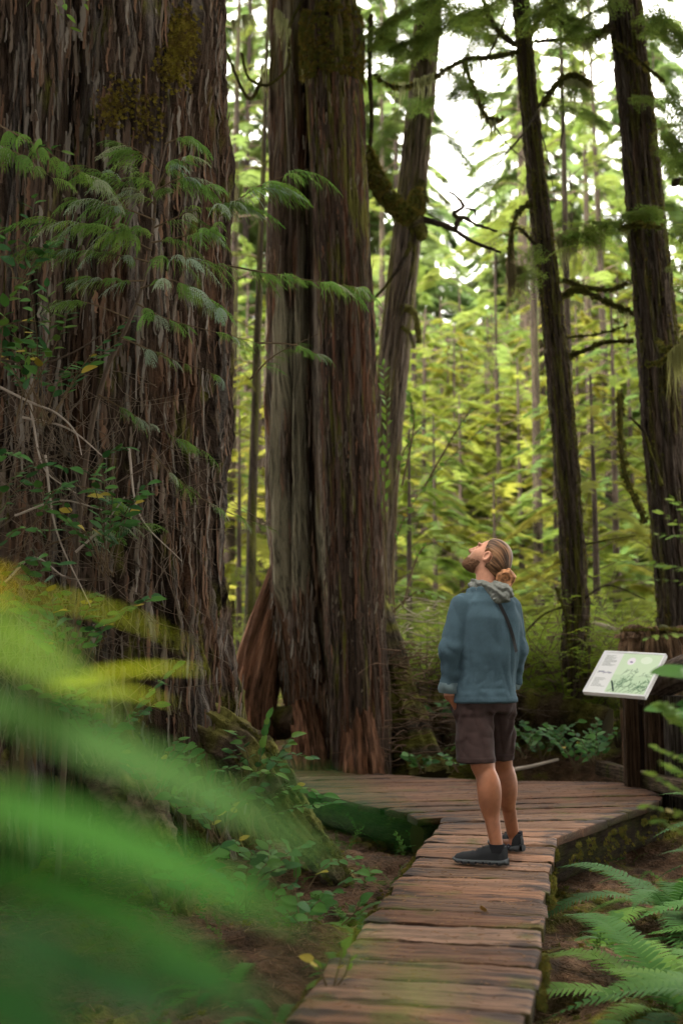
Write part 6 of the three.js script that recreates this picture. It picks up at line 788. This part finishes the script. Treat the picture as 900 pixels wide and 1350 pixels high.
  copies('plank_litter', needleG, MAT.litter, dn, dc, scene).userData.label = 'dry needles and bits scattered on the planks';
  // moss: on the ground and along the plank joints
  tufts(scene, 5200, (q) => { const x = -1.6 + 4.6 * q(), z = -3 - 8.5 * q(), m = fbm(x * 1.1 + 4, 1, z * 1.1, 4) * 1.6 + 0.15; if (m < 0.1) return null; return [on(x, z), V((q() - 0.5) * 0.6, 1, (q() - 0.5) * 0.6)]; }, 0.022, 921, [[0.11, 0.10, 0.018], [0.15, 0.12, 0.02], [0.09, 0.10, 0.02]], 'ground_moss').userData.label = 'olive moss tufts on the ground';
  tufts(scene, 2600, (q) => { const t = q(), right = q() < 0.5, s = lerp(-0.3, 3.3, t), nx = right ? 0.37 : -0.37, x = 0.22 + 0.2 * s + 0.98 * nx + (q() - 0.5) * 0.03, z = -3.64 - 0.98 * s + 0.2 * nx; return n3(x * 3, 1, z * 3) < -0.1 ? null : [V(x, -0.03 - 0.05 * q(), z), V(right ? 0.8 : -0.8, 0.8, 0)]; }, 0.014, 922, [[0.09, 0.09, 0.02], [0.12, 0.10, 0.02]], 'edge_moss').userData.label = 'moss along the edges of the planks';
  tufts(scene, 900, (q) => { const t = q(), a = V(1.28, -0.07, -7.0), b = V(2.42, -0.07, -8.72), p = a.lerp(b, t); p.x += 0.06; p.z += 0.03; p.y -= 0.22 * q() * q(); return n3(p.x * 4, p.y * 9, p.z * 4) < -0.15 ? null : [p, V(0.7, 0.5, 0.5)]; }, 0.016, 923, [[0.09, 0.09, 0.02], [0.12, 0.10, 0.02]], 'edge_moss').userData.label = 'moss on the edge beam of the landing';
  tufts(scene, 700, (q) => { const t = q(), a = V(0.62, -0.06, -7.82), b = V(-0.5, -0.06, -9.85), p = a.lerp(b, t); p.y -= 0.1 * q() * q(); return n3(p.x * 3, 2, p.z * 3) < 0 ? null : [p, V(-0.5, 0.6, 0.6)]; }, 0.016, 924, [[0.09, 0.09, 0.02], [0.12, 0.10, 0.02]], 'edge_moss').userData.label = 'moss on the beam below the twin cedar';
}
// ---------------------------------------------------------------- long-leaved plant close beside the walk
{
  const blade = (() => { const nu = 14, pos = [], idx = []; for (let i = 0; i <= nu; i++) { const t = i / nu, w = 0.5 * Math.pow(Math.sin(Math.PI * Math.pow(t, 0.75)), 0.85) + 0.01; for (const s of [-1, -0.5, 0, 0.5, 1]) pos.push(t, 0.10 * Math.sin(t * Math.PI) + 0.05 * Math.abs(s) * w, s * w); } for (let i = 0; i < nu; i++) for (let j = 0; j < 4; j++) { const a = i * 5 + j; idx.push(a, a + 1, a + 5, a + 1, a + 6, a + 5); } return quadGeo(pos, idx); })();
  const g = thing('long_leaved_plant', 'lush plant with long arching green and yellowing leaves beside the near planks', 'plant', V(-0.42, -0.3, -0.55));
  const mk = (c, o) => leafMat(C(...c), { transmission: 0.35, roughness: 0.9, clearcoat: 0.1, clearcoatRoughness: 0.5, ...o });
  const G = [mk([0.095, 0.21, 0.05]), mk([0.03, 0.12, 0.012]), mk([0.18, 0.32, 0.025]), mk([0.40, 0.46, 0.01]), mk([0.85, 0.68, 0.01]), mk([0.012, 0.06, 0.008]), mk([0.018, 0.085, 0.012]), mk([0.065, 0.20, 0.03])];
  const L = [[-90, 905, 0.50, 450, 1140, 0.60, 66, 0], [-80, 1040, 0.46, 410, 1225, 0.54, 78, 7], [-70, 835, 0.48, 180, 945, 0.58, 66, 2], [-60, 795, 0.55, 120, 865, 0.62, 40, 2], [-60, 762, 0.44, 28, 780, 0.46, 24, 4], [10, 782, 0.7, 265, 862, 0.9, 13, 3], [70, 900, 1.0, 275, 884, 1.15, 14, 3], [60, 908, 0.95, 236, 930, 1.1, 15, 3], [330, 1022, 0.44, 560, 1098, 0.46, 26, 6], [-60, 1130, 0.46, 340, 1310, 0.55, 70, 1], [-40, 1215, 0.42, 240, 1360, 0.5, 90, 5], [60, 1265, 0.44, 390, 1345, 0.5, 50, 5], [-70, 1290, 0.4, 140, 1400, 0.44, 100, 5], [500, 1310, 0.42, 610, 1298, 0.43, 12, 2], [430, 1258, 0.44, 505, 1240, 0.45, 10, 2]];
  const hub = V(-0.36, 0.72, -0.52);
  L.forEach(([x0, y0, d0, x1, y1, d1, w, k], i) => { const a = at(x0, y0, d0), b = at(x1, y1, d1), d = b.clone().sub(a), l = d.length(), width = w / FOC * (d0 + d1) / 2; const m = part('leaf', blade, G[k], g); m.position.copy(a).sub(g.position); m.quaternion.copy(along(d, V(0.1, 0.75, 0.65))); m.scale.set(l, l * 0.35, width);
    const from = i === 8 || i > 12 ? V(0.12, -0.35, -0.42) : V(-0.42, -0.3, -0.55); partW('stem', limb([from.clone(), V(lerp(from.x, a.x, 0.6), lerp(from.y, a.y, 0.75), lerp(from.z, a.z, 0.6)), a], (t) => 0.0035 - 0.002 * t, { su: 5, sv: 10 }), greenStem, g); });
}
renderer.render(scene, camera);
